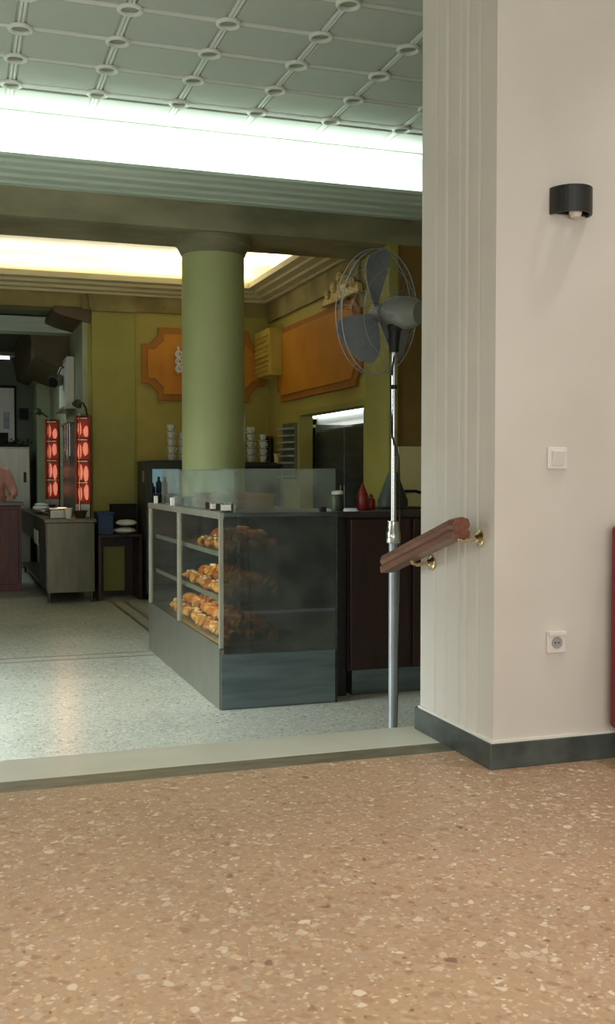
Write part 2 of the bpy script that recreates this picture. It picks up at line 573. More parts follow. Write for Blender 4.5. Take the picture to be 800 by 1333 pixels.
# ------------------------------------------------------------------ beam, cornices and rear tray ceiling
struct('trim_10', MB().box(-3.5, 4.4, 8.35, 9.05, 2.98, CZ + 0.1), 'beam', label='olive marbled beam resting on the green column')
cp = [(8.352, 3.20), (8.27, 3.20), (8.27, 3.215), (8.19, 3.225), (8.17, 3.245), (8.09, 3.255), (8.08, 3.275), (8.02, 3.285), (8.0, 3.305), (7.95, 3.31), (7.95, 3.335),
      (8.02, 3.34), (8.03, 3.32), (8.33, 3.32), (8.33, CZ), (8.352, CZ)]
struct('trim_11', MB().prism(cp, 'x', -3.5, 4.4), 'cornice', label='stepped grey green cornice hiding the front cove light')
struct('ceiling.001', MB().box(-3.5, 3.75, 9.05, 12.1, 3.46, 3.56), 'tray', label='white lit tray ceiling behind the beam')
cp2 = [(12.0, 3.03), (11.93, 3.03), (11.93, 3.055), (11.84, 3.06), (11.84, 3.09), (11.75, 3.10), (11.75, 3.13), (11.66, 3.14), (11.66, 3.20), (11.72, 3.20), (11.72, 3.17), (11.97, 3.17), (11.97, 3.46), (12.0, 3.46)]
struct('trim_12', MB().prism(cp2, 'x', -3.5, 3.6), 'cornice_lit', label='stepped cornice along the rear yellow wall')
cp3 = [(3.6 - (12.0 - a), b) for a, b in cp2]
struct('trim_13', MB().prism(cp3, 'y', 9.05, 12.0), 'cornice_lit', label='stepped cornice along the right wall above the orange panel')
struct('trim_14', MB().box(1.42, 3.6, 11.97, 12.0, 2.86, 3.03), 'frieze')
struct('trim_15', MB().box(3.57, 3.6, 9.05, 11.97, 2.80, 3.03), 'frieze')

# ------------------------------------------------------------------ green column
co = thing('round_column', 'round sage green column standing behind the pastry case', 'column', (2.12, 8.70, LF))
obj('shaft', MB().lathe([(0.30, LF), (0.30, LF + 0.10), (0.275, LF + 0.12), (0.268, LF + 0.2), (0.266, 1.2), (0.262, 2.84)], (2.12, 8.70, 0), 48), 'column', co)
obj('capital', MB().lathe([(0.263, 2.84), (0.272, 2.85), (0.274, 2.865), (0.280, 2.87), (0.290, 2.895), (0.305, 2.92), (0.318, 2.93), (0.322, 2.98)], (2.12, 8.70, 0), 48), 'beam', co)

# ------------------------------------------------------------------ walls of the lower hall
# rear wall with the pier at its left end
struct('wall_back', MB().box(1.48, 3.75, 12.0, 12.25, LF, 3.5), 'yellow', label='mustard yellow rear wall')
struct('trim_16', MB().box(1.52, 2.0, 11.955, 12.0, LF, 2.84), 'pilaster', 0.004, label='olive yellow pilaster on the rear wall')
struct('trim_17', MB().prism([(1.52, 2.84), (2.0, 2.84), (2.03, 2.88), (2.03, 2.96), (2.06, 3.03), (1.46, 3.03), (1.49, 2.96), (1.49, 2.88)], 'y', 11.93, 11.97), 'frieze', 0.004)
struct('wall_pier', MB().box(1.42, 1.60, 12.25, 16.9, LF, 3.1), 'pale_wall', label='pale green wall end running back behind the grills')
struct('trim_18', MB().box(1.42, 1.48, 12.0, 12.25, LF, 2.80), 'pale_wall', 0.004)
struct('trim_19', MB().box(-3.5, 1.42, 12.0, 12.3, 2.87, 3.5), 'frieze', label='tan header beam over the passage to the back room')
struct('trim_20', MB().prism([(1.20, 2.78), (1.52, 2.70), (1.56, 2.74), (1.56, 2.88), (1.10, 2.88), (1.10, 2.82)], 'y', 11.98, 13.2), 'moulding_brown', 0.006)
struct('trim_21', MB().box(-3.5, 1.42, 13.0, 13.3, 2.72, 2.9), 'cornice')
struct('trim_22', MB().prism([(1.0, 2.45), (1.42, 2.30), (1.42, 2.9), (0.92, 2.9)], 'y', 13.3, 16.9), 'moulding_brown', 0.005)
# right wall: tiled foot near the beam, pilaster, hatch to the kitchen
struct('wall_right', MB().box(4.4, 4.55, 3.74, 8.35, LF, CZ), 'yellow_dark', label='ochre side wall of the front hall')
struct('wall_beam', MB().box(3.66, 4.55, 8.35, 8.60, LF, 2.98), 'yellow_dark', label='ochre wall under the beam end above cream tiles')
wt = struct('trim_23', MB().box(3.66, 4.4, 8.338, 8.35, LF, 1.25), 'white_bead', label='cream tiled foot of the wall under the beam')
tl = None
for r in range(4):
    for c in range(2):
        if tl is None:
            tl = obj('tile', MB().box(0.003, 0.362, -0.008, 0.0, 0.003, 0.397), 'tile_cream', wt, 0.003, local=True, seg=1)
            o = tl
        else:
            o = tl.copy()
            col.objects.link(o)
        o.location = (3.66 + 0.365 * c, 8.338, LF + 0.01 + 0.4 * r)
struct('trim_24', MB().box(3.57, 3.66, 8.33, 8.86, LF, 2.98), 'pilaster', 0.005, label='olive yellow pilaster under the beam end')
struct('wall_right.001', MB().box(3.6, 3.75, 8.86, 12.0, 1.645, 3.5).box(3.6, 3.75, 10.84, 12.0, LF, 1.645).box(3.6, 3.75, 8.86, 10.84, LF, 0.2), 'yellow',
       label='mustard right wall pierced by the kitchen hatch')
struct('trim_25', MB().box(3.575, 3.6, 8.86, 10.9, 1.645, 1.70).box(3.575, 3.6, 8.86, 8.92, 0.2, 1.645), 'pilaster', 0.003)
# kitchen behind the hatch
struct('wall_kitchen', MB().box(5.1, 5.2, 8.6, 14.0, LF, 2.6).box(3.75, 5.1, 13.9, 14.0, LF, 2.6).box(3.75, 5.1, 8.6, 8.7, LF, 2.6).box(3.65, 3.75, 12.25, 14.0, LF, 2.6), 'deep_wall')
struct('ceiling.002', MB().box(3.75, 5.2, 8.6, 14.0, 2.5, 2.6), 'deep_wall')
# back room
struct('wall_far', MB().box(-3.5, 1.6, 16.9, 17.05, LF, 3.2), 'deep_wall', label='grey green end wall of the back room')
struct('ceiling.003', MB().box(-3.5, 1.6, 12.3, 17.0, 2.92, 3.02), 'deep_wall')
# left side of the lower hall with the street door opening
struct('wall_left.001', MB().box(-3.5, -3.4, 3.5, 4.3, LF, CZ).box(-3.5, -3.4, 6.9, 17.0, LF, CZ).box(-3.5, -3.4, 4.3, 6.9, 2.4, CZ), 'wall_plain')

# ------------------------------------------------------------------ orange wall panels
def notched(x0, x1, z0, z1, n):
    return [(x0 + n, z0), (x1 - n, z0), (x1 - n, z0 + n * 0.45), (x1 - n * 0.45, z0 + n), (x1, z0 + n), (x1, z1 - n), (x1 - n * 0.45, z1 - n), (x1 - n, z1 - n * 0.45),
            (x1 - n, z1), (x0 + n, z1), (x0 + n, z1 - n * 0.45), (x0 + n * 0.45, z1 - n), (x0, z1 - n), (x0, z0 + n), (x0 + n * 0.45, z0 + n), (x0 + n, z0 + n * 0.45)]


p = thing('wall_panel', 'notched orange plaster panel on the rear wall behind the green column', 'wall panel', (2.81, 12.0, 1.86))
obj('moulding', MB().prism(notched(2.08, 3.54, 1.86, 2.69, 0.19), 'y', 11.965, 12.0), 'orange_dark', p, 0.008)
obj('field', MB().prism(notched(2.15, 3.47, 1.93, 2.62, 0.18), 'y', 11.95, 11.966), 'orange', p, 0.005)
p = thing('wall_panel', 'long orange plaster panel on the right wall above the kitchen hatch', 'wall panel', (3.6, 10.2, 1.83))
obj('moulding', MB().prism(notched(8.98, 11.55, 1.83, 2.66, 0.12), 'x', 3.565, 3.6), 'orange_dark', p, 0.008)
obj('field', MB().prism(notched(9.05, 11.48, 1.90, 2.59, 0.11), 'x', 3.55, 3.566), 'orange', p, 0.005)

# gilt scroll ornament over the right panel
g = thing('scroll_ornament', 'pale gilt plaster scroll ornament high on the right wall beside the fan', 'ornament', (3.57, 9.35, 2.68))
obj('backing', MB().prism([(8.92, 2.67), (9.95, 2.67), (9.85, 2.74), (9.55, 2.80), (9.35, 2.88), (9.1, 2.80), (8.95, 2.76)], 'x', 3.52, 3.57), 'gold', g, 0.01)
for k, (y, z, r) in enumerate([(9.05, 2.77, 0.055), (9.2, 2.80, 0.065), (9.37, 2.86, 0.07), (9.55, 2.80, 0.06), (9.72, 2.76, 0.05)]):
    obj('scroll', MB().tube([(3.51, y + r * (1 - t / 20) * math.cos(t * 0.55), z + r * (1 - t / 20) * math.sin(t * 0.55)) for t in range(18)], 0.014, 7), 'gold', g)

# white wall ornament on the rear panel
w = thing('wall_ornament', 'small white scrolled ornament on the rear orange panel left of the column', 'ornament', (2.51, 11.94, 2.17))
obj('bar', MB().box(2.485, 2.51, 11.93, 11.95, 2.17, 2.48), 'white_plastic', w, 0.003)
for k in range(3):
    obj('scroll', MB().torus((2.50, 11.925, 2.22 + 0.085 * k), 0.034, 0.012, 16, 6, axis=(0, 1, 0)), 'white_plastic', w)

# louvred box in the corner
a = thing('air_conditioner', 'yellowed louvred air conditioner high in the rear corner', 'air conditioner', (3.6, 11.6, 2.13))
obj('housing', MB().box(3.40, 3.6, 11.33, 11.9, 2.13, 2.66), 'ac', a, 0.01)
for k in range(8):
    obj('slat', MB().box(3.385, 3.405, 11.36, 11.87, 2.18 + 0.056 * k, 2.20 + 0.056 * k), 'ac', a, 0.004)
obj('grille_end', MB().box(3.43, 3.57, 11.322, 11.332, 2.2, 2.6), 'ac', a, 0.003)

# ------------------------------------------------------------------ stair handrail
h = thing('handrail', 'varnished brown wooden handrail sloping down on the pillar side', 'handrail', (1.66, 3.5, 0.74))
sl = (0.835 - 0.645) / (3.20 - 3.87)
def rail_pt(y, dx, dz):
    return (1.655 + dx, y, 0.835 + (y - 3.20) * sl + dz)
sec = [(-0.030, -0.035), (-0.034, -0.012), (-0.026, -0.004), (-0.034, 0.012), (-0.026, 0.033), (0.0, 0.040), (0.026, 0.033), (0.034, 0.012), (0.026, -0.004), (0.034, -0.012), (0.030, -0.035)]
ys = [3.225, 3.27, 3.87]
vs, fs = [], []
for i, y in enumerate(ys):
    for dx, dz in sec:
        b = rail_pt(max(y, 3.27), dx, dz)
        vs.append((b[0], y, b[2] + (0.004 if i == 0 else 0)))
n = len(sec)
for i in range(2):
    fs += [(i * n + k, i * n + (k + 1) % n, (i + 1) * n + (k + 1) % n, (i + 1) * n + k) for k in range(n)]
fs += [tuple(range(n)), tuple(range(3 * n - 1, 2 * n - 1, -1))]
obj('rail', MB().add(vs, fs), 'wood_rail', h, 0.003)
for y, z in ((3.255, 0.787), (3.64, 0.672)):
    b = obj('bracket', MB().tube([(1.742, y, z - 0.005), (1.715, y, z - 0.008), (1.68, y, z - 0.012), (1.662, y, z - 0.006), (1.656, y, z + 0.012), (1.655, y, rail_pt(y, 0, -0.033)[2])],
                                 0.0075, 10), 'nickel', h)
    obj('wall_plate', MB().lathe([(0.031, 0), (0.030, 0.006), (0.022, 0.010), (0.016, 0.016), (0.010, 0.020)], (1.7435, y, z - 0.005), 24, axis=(-1, 0, 0)), 'nickel', b)

# ------------------------------------------------------------------ sconce, switch and socket on the pillar
s = thing('wall_sconce', 'black curved wall lamp mounted high on the cream pillar', 'wall lamp', (2.02, 3.155, 1.90))
arc = [(2.018 + 0.076 * math.cos(t), 3.150 - 0.085 * math.sin(t)) for t in [PI * k / 20 for k in range(21)]]
inn = [(2.018 + 0.066 * math.cos(t), 3.150 - 0.075 * math.sin(t)) for t in [PI * k / 20 for k in range(20, -1, -1)]]
obj('shade', MB().prism(arc + inn, 'z', 1.888, 1.978), 'sconce', s, 0.002)
obj('back_plate', MB().box(1.955, 2.09, 3.143, 3.155, 1.893, 1.973), 'sconce', s, 0.002)
obj('lamp_holder', MB().lathe([(0.016, -0.022), (0.022, -0.01), (0.022, 0.03), (0.012, 0.035), (0.012, 0.06)], (2.022, 3.115, 1.90), 16), 'white_plastic', s)

s = thing('light_switch', 'white square light switch on the pillar below the black lamp', 'switch', (1.98, 3.155, 1.02))
obj('frame', MB().box(1.942, 2.018, 3.145, 3.155, 1.022, 1.098), 'white_plastic', s, 0.003)
obj('rocker', MB().prism([(3.146, 1.034), (3.142, 1.034), (3.130, 1.084), (3.146, 1.086)], 'x', 1.956, 2.004), 'white_plastic', s, 0.002)

s = thing('power_socket', 'white square power socket low on the pillar', 'socket', (1.98, 3.155, 0.385))
sq = obj('frame', MB().box(1.944, 2.018, 3.143, 3.155, 0.386, 0.462), 'white_plastic', s, 0.003)
obj('lid', MB().box(1.946, 2.016, 3.134, 3.144, 0.447, 0.462), 'white_plastic', s, 0.002)
w = obj('well', MB().lathe([(0.021, 0), (0.021, 0.0025), (0.016, 0.0025), (0.015, 0.001)], (1.981, 3.1435, 0.422), 24, axis=(0, -1, 0)), 'grey_plastic', s)
for dx in (-0.007, 0.007):
    obj('pin_hole', MB().lathe([(0.0025, 0), (0.0025, 0.003)], (1.981 + dx, 3.1435, 0.422), 10, axis=(0, -1, 0)), 'black', w)

# ------------------------------------------------------------------ maroon chair at the edge of the pillar
c = thing('upholstered_chair', 'maroon upholstered chair at the wall beside the pillar', 'chair', (2.42, 2.85, 0))
obj('backrest', MB().box(2.178, 2.66, 3.05, 3.125, 0.115, 0.828), 'maroon', c, 0.02, seg=3)
obj('seat', MB().box(2.19, 2.65, 2.62, 3.05, 0.38, 0.47), 'maroon', c, 0.02, seg=3)
for x in (2.215, 2.625):
    for y in (2.66, 3.08):
        obj('leg', MB().tube([(x, y, 0.39 if y < 3 else 0.13), (x, y, 0.0)], [0.018, 0.013], 10), 'wood_dark', c)

# ------------------------------------------------------------------ pedestal fan
FX, FY = 1.955, 4.5
f = thing('pedestal_fan', 'tall grey pedestal fan with wide dusty blades beside the pillar', 'fan', (FX, FY, LF))
obj('base', MB().lathe([(0.24, LF), (0.24, LF + 0.02), (0.20, LF + 0.035), (0.06, LF + 0.05), (0.035, LF + 0.09)], (FX, FY, 0), 32), 'black', f)
obj('lower_pole', MB().tube([(FX, FY, LF + 0.05), (FX, FY, 0.73)], 0.0215, 20), 'pole_grey', f)
cl = obj('clamp_collar', MB().lathe([(0.030, 0.685), (0.034, 0.69), (0.034, 0.735), (0.029, 0.745), (0.027, 0.785), (0.018, 0.79)], (FX, FY, 0), 22), 'chrome', f)
obj('clamp_knob', MB().lathe([(0.006, 0), (0.006, 0.022), (0.016, 0.024), (0.016, 0.044), (0.010, 0.046)], (FX - 0.012, FY - 0.03, 0.715), 14, axis=(-0.3, -0.95, 0)), 'chrome', cl)
obj('upper_pole', MB().tube([(FX, FY, 0.74), (FX, FY, 1.60)], 0.0135, 18), 'chrome', f)
obj('pole_band', MB().lathe([(0.017, 1.40), (0.017, 1.42)], (FX, FY, 0), 16), 'black', f)
axd = Vector((-0.50, 0.84, 0.10)).normalized()
HUB = Vector((FX + 0.02, FY, 1.755))
head = obj('tilt_bracket', MB().tube([(FX, FY, 1.57), (FX, FY, 1.62), (FX + 0.005, FY, 1.70)], [0.022, 0.026, 0.03], 14).ball((FX + 0.005, FY, 1.69), 0.038, 0.038, 0.035), 'black', f)
obj('motor_housing', MB().lathe([(0.012, -0.125), (0.050, -0.12), (0.066, -0.095), (0.075, -0.05), (0.075, 0.01), (0.066, 0.05), (0.045, 0.065), (0.03, 0.085)], HUB, 30, axis=axd), 'motor', f)
obj('hub', MB().lathe([(0.035, 0.085), (0.042, 0.09), (0.042, 0.13), (0.03, 0.145), (0.008, 0.15)], HUB, 24, axis=axd), 'motor', f)
qa = Vector((0, 0, 1)).rotation_difference(axd)
upv = (Vector((0, 0, 1)) - axd * axd.z).normalized()
sdv = axd.cross(upv)          # to one side in the blade plane
BC = HUB + axd * 0.112
def blade(ang):
    outl = []
    N = 8
    vs, fs = [], []
    for i in range(N + 1):
        t = i / N
        r = 0.034 + 0.235 * t
        half = 0.03 + 0.112 * math.sin(min(1.0, t * 1.15) * PI * 0.56) * (1 if t < 0.86 else (1 - (t - 0.86) * 3.0))
        pitch = 0.55 - 0.25 * t
        for k in range(6):
            u = (k / 5 - 0.5) * 2 * half
            for s in (0.0022, -0.0022):
                loc_side = u * math.cos(pitch) + 0.05 * t * t
                loc_ax = u * math.sin(pitch) * 0.55 + 0.012 * math.cos(u * 18) + s
                rad = upv * math.cos(ang) + sdv * math.sin(ang)
                tan = -upv * math.sin(ang) + sdv * math.cos(ang)
                vs.append(BC + rad * r + tan * loc_side + axd * loc_ax)
    W = 12
    for i in range(N):
        for k in range(5):
            a0 = i * W + k * 2
            b0 = (i + 1) * W + k * 2
            fs.append((a0, a0 + 2, b0 + 2, b0))
            fs.append((a0 + 1, b0 + 1, b0 + 3, a0 + 3))
        for k in (0, 5):
            a0 = i * W + k * 2
            b0 = (i + 1) * W + k * 2
            fs.append((a0, b0, b0 + 1, a0 + 1))
    for i in (0, N):
        for k in range(5):
            a0 = i * W + k * 2
            fs.append((a0, a0 + 1, a0 + 3, a0 + 2))
    return MB().add(vs, fs, True)
for k in range(3):
    obj('blade', blade(R(-21) + k * 2 * PI / 3), 'blade', f)
gr = MB()
for rr, dd, th in ((0.292, 0.10, 0.0030), (0.292, 0.135, 0.0022), (0.20, 0.185, 0.0012), (0.10, 0.20, 0.0012), (0.20, 0.045, 0.0012)):
    gr.torus(HUB + axd * dd, rr, th, 56, 6, axis=axd)
guard = obj('guard_ring', gr, 'pole_grey', f)
sp = MB()
for k in range(24):
    an = 2 * PI * k / 24
    d = upv * math.cos(an) + sdv * math.sin(an)
    sp.tube([HUB + axd * 0.205 + d * 0.03, HUB + axd * 0.20 + d * 0.10, HUB + axd * 0.185 + d * 0.20, HUB + axd * 0.135 + d * 0.285, HUB + axd * 0.10 + d * 0.292,
             HUB + axd * 0.045 + d * 0.20, HUB + axd * 0.02 + d * 0.084], 0.0010, 4)
sp_o = obj('guard_wires', sp, 'blade', f)
sp_o['kind'] = 'stuff'
obj('power_cord', MB().tube([(FX + 0.02, FY - 0.005, 1.66), (FX - 0.022, FY - 0.012, 1.45), (FX - 0.018, FY - 0.012, 1.2), (FX + 0.016, FY - 0.02, 1.08), (FX + 0.03, FY, 0.9), (FX + 0.045, FY + 0.02, 0.7), (FX + 0.05, FY + 0.05, 0.3),
                             (FX + 0.06, FY + 0.1, LF + 0.03)], 0.0055, 8), 'black', f)

# ------------------------------------------------------------------ pastry case
X0, X1, Y0, Y1, ZT, ZD = 1.468, 2.185, 5.865, 8.14, 0.784, 0.012
k = thing('display_case', 'long steel and glass pastry case with dark smoked end panel', 'display case', (1.82, 7.0, LF))
obj('body', MB().box(X0, X1, Y0 + 0.012, Y1, LF, ZD - 0.02), 'steel', k, 0.004)
obj('kick_panel', MB().box(X0 + 0.004, X1 - 0.002, Y0, Y0 + 0.012, LF + 0.004, ZD - 0.05), 'steel_kick', k, 0.002)
obj('side_panel', MB().box(X0 - 0.008, X0, Y0 + 0.01, Y1, LF + 0.004, ZD + 0.0), 'steel', k, 0.002)
obj('deck', MB().box(X0 + 0.01, X1 - 0.01, Y0 + 0.02, Y1 - 0.02, ZD - 0.02, ZD), 'steel', k)
obj('top_panel', MB().box(X0 + 0.02, X1, Y0, Y1, ZT - 0.025, ZT), 'steel_dark', k, 0.003)
obj('end_glass', MB().box(X0 + 0.02, X1 - 0.01, Y0, Y0 + 0.006, ZD - 0.045, ZT - 0.026), 'end_pane', k)
obj('end_panel_and_gap_shade', MB().box(X1 - 0.37, X1 - 0.012, Y0 + 0.007, Y0 + 0.020, ZD - 0.045, ZT - 0.026), 'steel_dark', k)
obj('back_panel', MB().box(X1 - 0.012, X1, Y0, Y1, LF, ZT - 0.025), 'steel_dark', k)
obj('far_panel', MB().box(X0 + 0.02, X1 - 0.012, Y1 - 0.012, Y1, ZD, ZT - 0.025), 'steel_dark', k)
for y, w in ((Y0 - 0.002, 0.022), (7.02, 0.04), (Y1 - 0.035, 0.035)):
    obj('frame_post', MB().box(X0 - 0.008, X0 + 0.018, y, y + w, ZD - 0.01, ZT - 0.03), 'alu', k, 0.003)
obj('top_rail', MB().box(X0 - 0.010, X0 + 0.022, Y0 - 0.002, Y1, ZT - 0.035, ZT + 0.004), 'alu', k, 0.003)
for y0, y1 in ((Y0 + 0.022, 7.018), (7.062, Y1 - 0.037)):
    obj('pane', MB().box(X0 + 0.002, X0 + 0.008, y0, y1, ZD - 0.005, ZT - 0.036), 'pane', k)
SH = [ZD, 0.268, 0.535]
for z in SH[1:]:
    s = obj('shelf', MB().box(X0 + 0.05, X1 - 0.03, Y0 + 0.03, Y1 - 0.04, z - 0.012, z), 'steel', k, 0.002)
    obj('shelf_edge', MB().box(X0 + 0.043, X0 + 0.05, Y0 + 0.03, Y1 - 0.04, z - 0.018, z + 0.012), 'alu', s)
# glass guard on top
gx0, gx1, gy0, gy1, gz = 1.56, 2.185, 5.90, 8.10, 1.035
obj('guard_pane', MB().box(gx0, gx1, gy0, gy0 + 0.006, ZT, gz), 'hood_pane', k)
obj('guard_pane', MB().box(gx0, gx0 + 0.006, gy0 + 0.007, gy1, ZT, gz), 'hood_pane', k)
obj('guard_pane', MB().box(gx0, gx1, gy0, gy1, gz, gz + 0.006), 'hood_pane', k)
obj('guard_clip', MB().box(gx1 - 0.10, gx1 - 0.06, gy0 - 0.012, gy0 + 0.018, ZT, ZT + 0.03), 'black', k, 0.003)
area('case_lamp', (X0 + 0.30, 6.75, ZT - 0.035), 0.06, 1.6, 1.9, (1.0, 0.72, 0.34), rot=(0, 0, 0))
area('case_lamp_mid', (X0 + 0.20, 6.55, 0.515), 0.05, 1.2, 0.9, (1.0, 0.70, 0.32), rot=(0, 0, 0))
area('case_lamp_low', (X0 + 0.16, 6.7, 0.25), 0.05, 1.5, 1.1, (1.0, 0.66, 0.28), rot=(0, 0, 0))

# pastries: one of each kind, then copies
def croissant():
    r0 = thing('croissant', '', 'pastry')
    pts, rs = [], []
    for i in range(17):
        t = i / 16 * 2 - 1
        a = t * 1.25
        pts.append((0.055 * math.sin(a), 0.055 * math.cos(a) - 0.04, 0.036))
        rs.append(max(0.006, 0.031 * (1 - abs(t) ** 2.2) + 0.003 * (1 if i % 3 else -1.2)))
    obj('crust', MB().tube(pts, rs, 10), 'crust', r0)
    tp = MB()
    for i in (5, 8, 11):
        p0, rr = Vector(pts[i]), rs[i]
        tp.ball(p0 + Vector((0, 0, rr * 0.86)), 0.012, 0.016, 0.006, 8, 5)
    obj('sugar', tp, 'sugar', r0)
    return r0
def bun():
    r0 = thing('bun', '', 'pastry')
    obj('crust', MB().lathe([(0.022, 0.0), (0.046, 0.006), (0.054, 0.02), (0.050, 0.036), (0.036, 0.050), (0.018, 0.057), (0.004, 0.059)], n=16), 'crust_dark', r0)
    tp = MB()
    for i in range(7):
        an = i * 2.4
        rr = 0.008 + 0.004 * i
        tp.ball((rr * math.cos(an), rr * math.sin(an), 0.056 - rr * rr * 9), 0.006, 0.005, 0.004, 6, 4)
    obj('sugar', tp, 'sugar', r0)
    return r0
def roll():
    r0 = thing('twisted_roll', '', 'pastry')
    m = MB()
    for ph in (0, PI):
        m.tube([(0.017 * math.cos(t * 0.62 + ph) * (1 - (t / 11 - 1) ** 4), (t - 11) * 0.0056, 0.033 + 0.012 * math.sin(t * 0.62 + ph)) for t in range(23)],
               [0.008 + 0.014 * math.sin(PI * (t + 1) / 24) for t in range(23)], 8)
    obj('crust', m, 'crust', r0)
    obj('glaze', MB().ball((0, 0, 0.052), 0.013, 0.044, 0.006, 10, 5), 'crust_dark', r0)
    return r0
protos = [croissant(), bun(), roll()]
used = [False] * 3
WORD = {0: 'crescent pastry', 1: 'round bun', 2: 'plaited roll'}
ORD = ['first', 'second', 'third', 'fourth', 'fifth', 'sixth', 'seventh', 'eighth', 'ninth', 'tenth', 'eleventh', 'twelfth', 'thirteenth', 'fourteenth', 'fifteenth', 'sixteenth', 'seventeenth']
rnd = random.Random(3)
for z, ya, yb, place in ((SH[0], 5.99, 7.80, 'bottom deck'), (SH[1], 5.99, 7.25, 'middle shelf'), (SH[2], 5.99, 6.80, 'top shelf')):
    for layer in range(2):
        y, iy = ya + layer * 0.065, 0
        while y < yb - layer * 0.2:
            for r in range(4 - layer * 2):
                q = rnd.random()
                kk = 0 if q < 0.4 else (1 if q < 0.72 else 2)
                src = protos[kk]
                o = src if not used[kk] else copy_tree(src)
                used[kk] = True
                o.location = (X0 + 0.115 + 0.132 * r + layer * 0.066 + rnd.uniform(-0.01, 0.01), y + rnd.uniform(-0.01, 0.01), z + 0.002 + layer * 0.062)
                o.rotation_euler = (rnd.uniform(-0.12, 0.12) * layer, rnd.uniform(-0.12, 0.12) * layer, rnd.uniform(0, 6.28))
                sc_ = rnd.uniform(0.98, 1.16)
                o.scale = (sc_,) * 3
                o['label'] = '%s, %s%s, %s row from side glass, %s from near end' % (WORD[kk], 'upper layer on ' if layer else '', place, ORD[r], ORD[iy])
                o['category'] = 'pastry'
                o['group'] = 'pastries on the ' + place
            y += 0.132
            iy += 1

# things standing on the case
t = thing('napkin_holder', 'small chrome napkin holder on the front corner of the pastry case', 'napkin holder', (1.50, 5.98, ZT))
obj('casing', MB().box(1.485, 1.555, 5.93, 6.05, ZT + 0.004, ZT + 0.055), 'chrome', t, 0.006)
obj('napkin_glint', MB().box(1.495, 1.545, 5.924, 5.932, ZT + 0.014, ZT + 0.045), 'paper', t)  # white paper front stands in for the glint on the chrome casing
t = thing('napkin_holder', 'second chrome napkin holder further back behind the front one on the case', 'napkin holder', (1.50, 6.26, ZT))
obj('casing', MB().box(1.485, 1.555, 6.20, 6.32, ZT + 0.004, ZT + 0.055), 'chrome', t, 0.006)
obj('napkin_glint', MB().box(1.495, 1.545, 6.194, 6.202, ZT + 0.014, ZT + 0.045), 'paper', t)
t = thing('cardboard_box', 'low brown cardboard box inside the glass guard on the case', 'box', (1.85, 6.9, ZT))
obj('carton', MB().box(1.62, 2.0, 6.55, 7.2, ZT + 0.001, ZT + 0.075), 'card', t, 0.004)
obj('lid', MB().box(1.612, 2.008, 6.542, 7.208, ZT + 0.0755, ZT + 0.10), 'card', t, 0.004)
t = thing('cardboard_box', 'flat brown tray at the far end of the glass guard', 'box', (1.75, 7.7, ZT))
obj('carton', MB().box(1.60, 1.95, 7.45, 7.95, ZT + 0.001, ZT + 0.055), 'wood_red', t, 0.004)
for i, (yy) in enumerate((7.32, 7.95)):
    tag(obj('price_tag', MB().box(1.475, 1.50, yy, yy + 0.03, ZT + 0.004, ZT + 0.06), 'paper'), ['small white price tag standing midway along the case edge', 'small white price tag at the far end of the case edge'][i], 'price tag')

# ------------------------------------------------------------------ service counter behind the fan
c = thing('service_counter', 'dark cherry wood counter beside the pastry case behind the fan', 'counter', (2.9, 6.3, LF))
obj('body', MB().box(2.30, 3.55, 5.99, 6.55, -0.20, 0.745), 'wood_dark', c)
obj('plinth', MB().box(2.34, 3.55, 6.02, 6.55, LF, -0.20), 'steel_kick', c)
obj('worktop', MB().box(2.215, 3.58, 5.955, 6.58, 0.745, 0.782), 'wood_top', c, 0.005)
for x0 in (2.31, 2.73, 3.15):
    obj('front_panel', MB().box(x0, x0 + 0.40, 5.972, 5.99, -0.19, 0.735), 'wood_dark', c, 0.006)
obj('end_panel_and_gap_shade', MB().box(2.222, 2.30, 6.02, 6.55, LF, 0.745), 'black', c)  # black block paints in the shaded gap between case and counter

t = thing('squeeze_bottle', 'red squeeze bottle on the dark counter left of the fan pole', 'bottle', (2.46, 6.15, 0.782))
obj('bottle_body', MB().lathe([(0.030, 0), (0.034, 0.008), (0.034, 0.095), (0.026, 0.115)], (2.46, 6.15, 0.782), 18), 'red_plastic', t)
obj('nozzle', MB().lathe([(0.026, 0.1155), (0.022, 0.125), (0.006, 0.165), (0.003, 0.168)], (2.46, 6.15, 0.782), 16), 'red_plastic', t)
t = thing('squeeze_bottle', 'short red sauce bottle right beside the taller red bottle', 'bottle', (2.53, 6.2, 0.782))
obj('bottle_body', MB().lathe([(0.026, 0), (0.030, 0.008), (0.030, 0.06), (0.02, 0.075)], (2.535, 6.2, 0.782), 18), 'red_plastic', t)
obj('nozzle', MB().lathe([(0.016, 0.0755), (0.016, 0.09), (0.005, 0.1)], (2.535, 6.2, 0.782), 14), 'red_plastic', t)
t = thing('glass_jar', 'dark jar with a white lid on the counter beside the glass guard', 'jar', (2.29, 6.15, 0.782))
obj('jar_body', MB().lathe([(0.036, 0), (0.042, 0.01), (0.042, 0.085), (0.034, 0.1)], (2.29, 6.15, 0.782), 18), 'fridge_body', t)
obj('lid', MB().lathe([(0.037, 0.1005), (0.037, 0.118), (0.02, 0.124)], (2.29, 6.15, 0.782), 18), 'paper', t)
t = thing('coffee_grinder', 'dark rounded machine on the counter behind the fan pole', 'machine', (2.78, 6.3, 0.782))
obj('machine_body', MB().box(2.62, 2.88, 6.18, 6.45, 0.782, 0.80), 'wood_top', t, 0.004)
obj('hopper', MB().lathe([(0.10, 0.8005), (0.10, 0.84), (0.075, 0.90), (0.03, 1.02)], (2.74, 6.32, 0), 20), 'fridge_body', t)
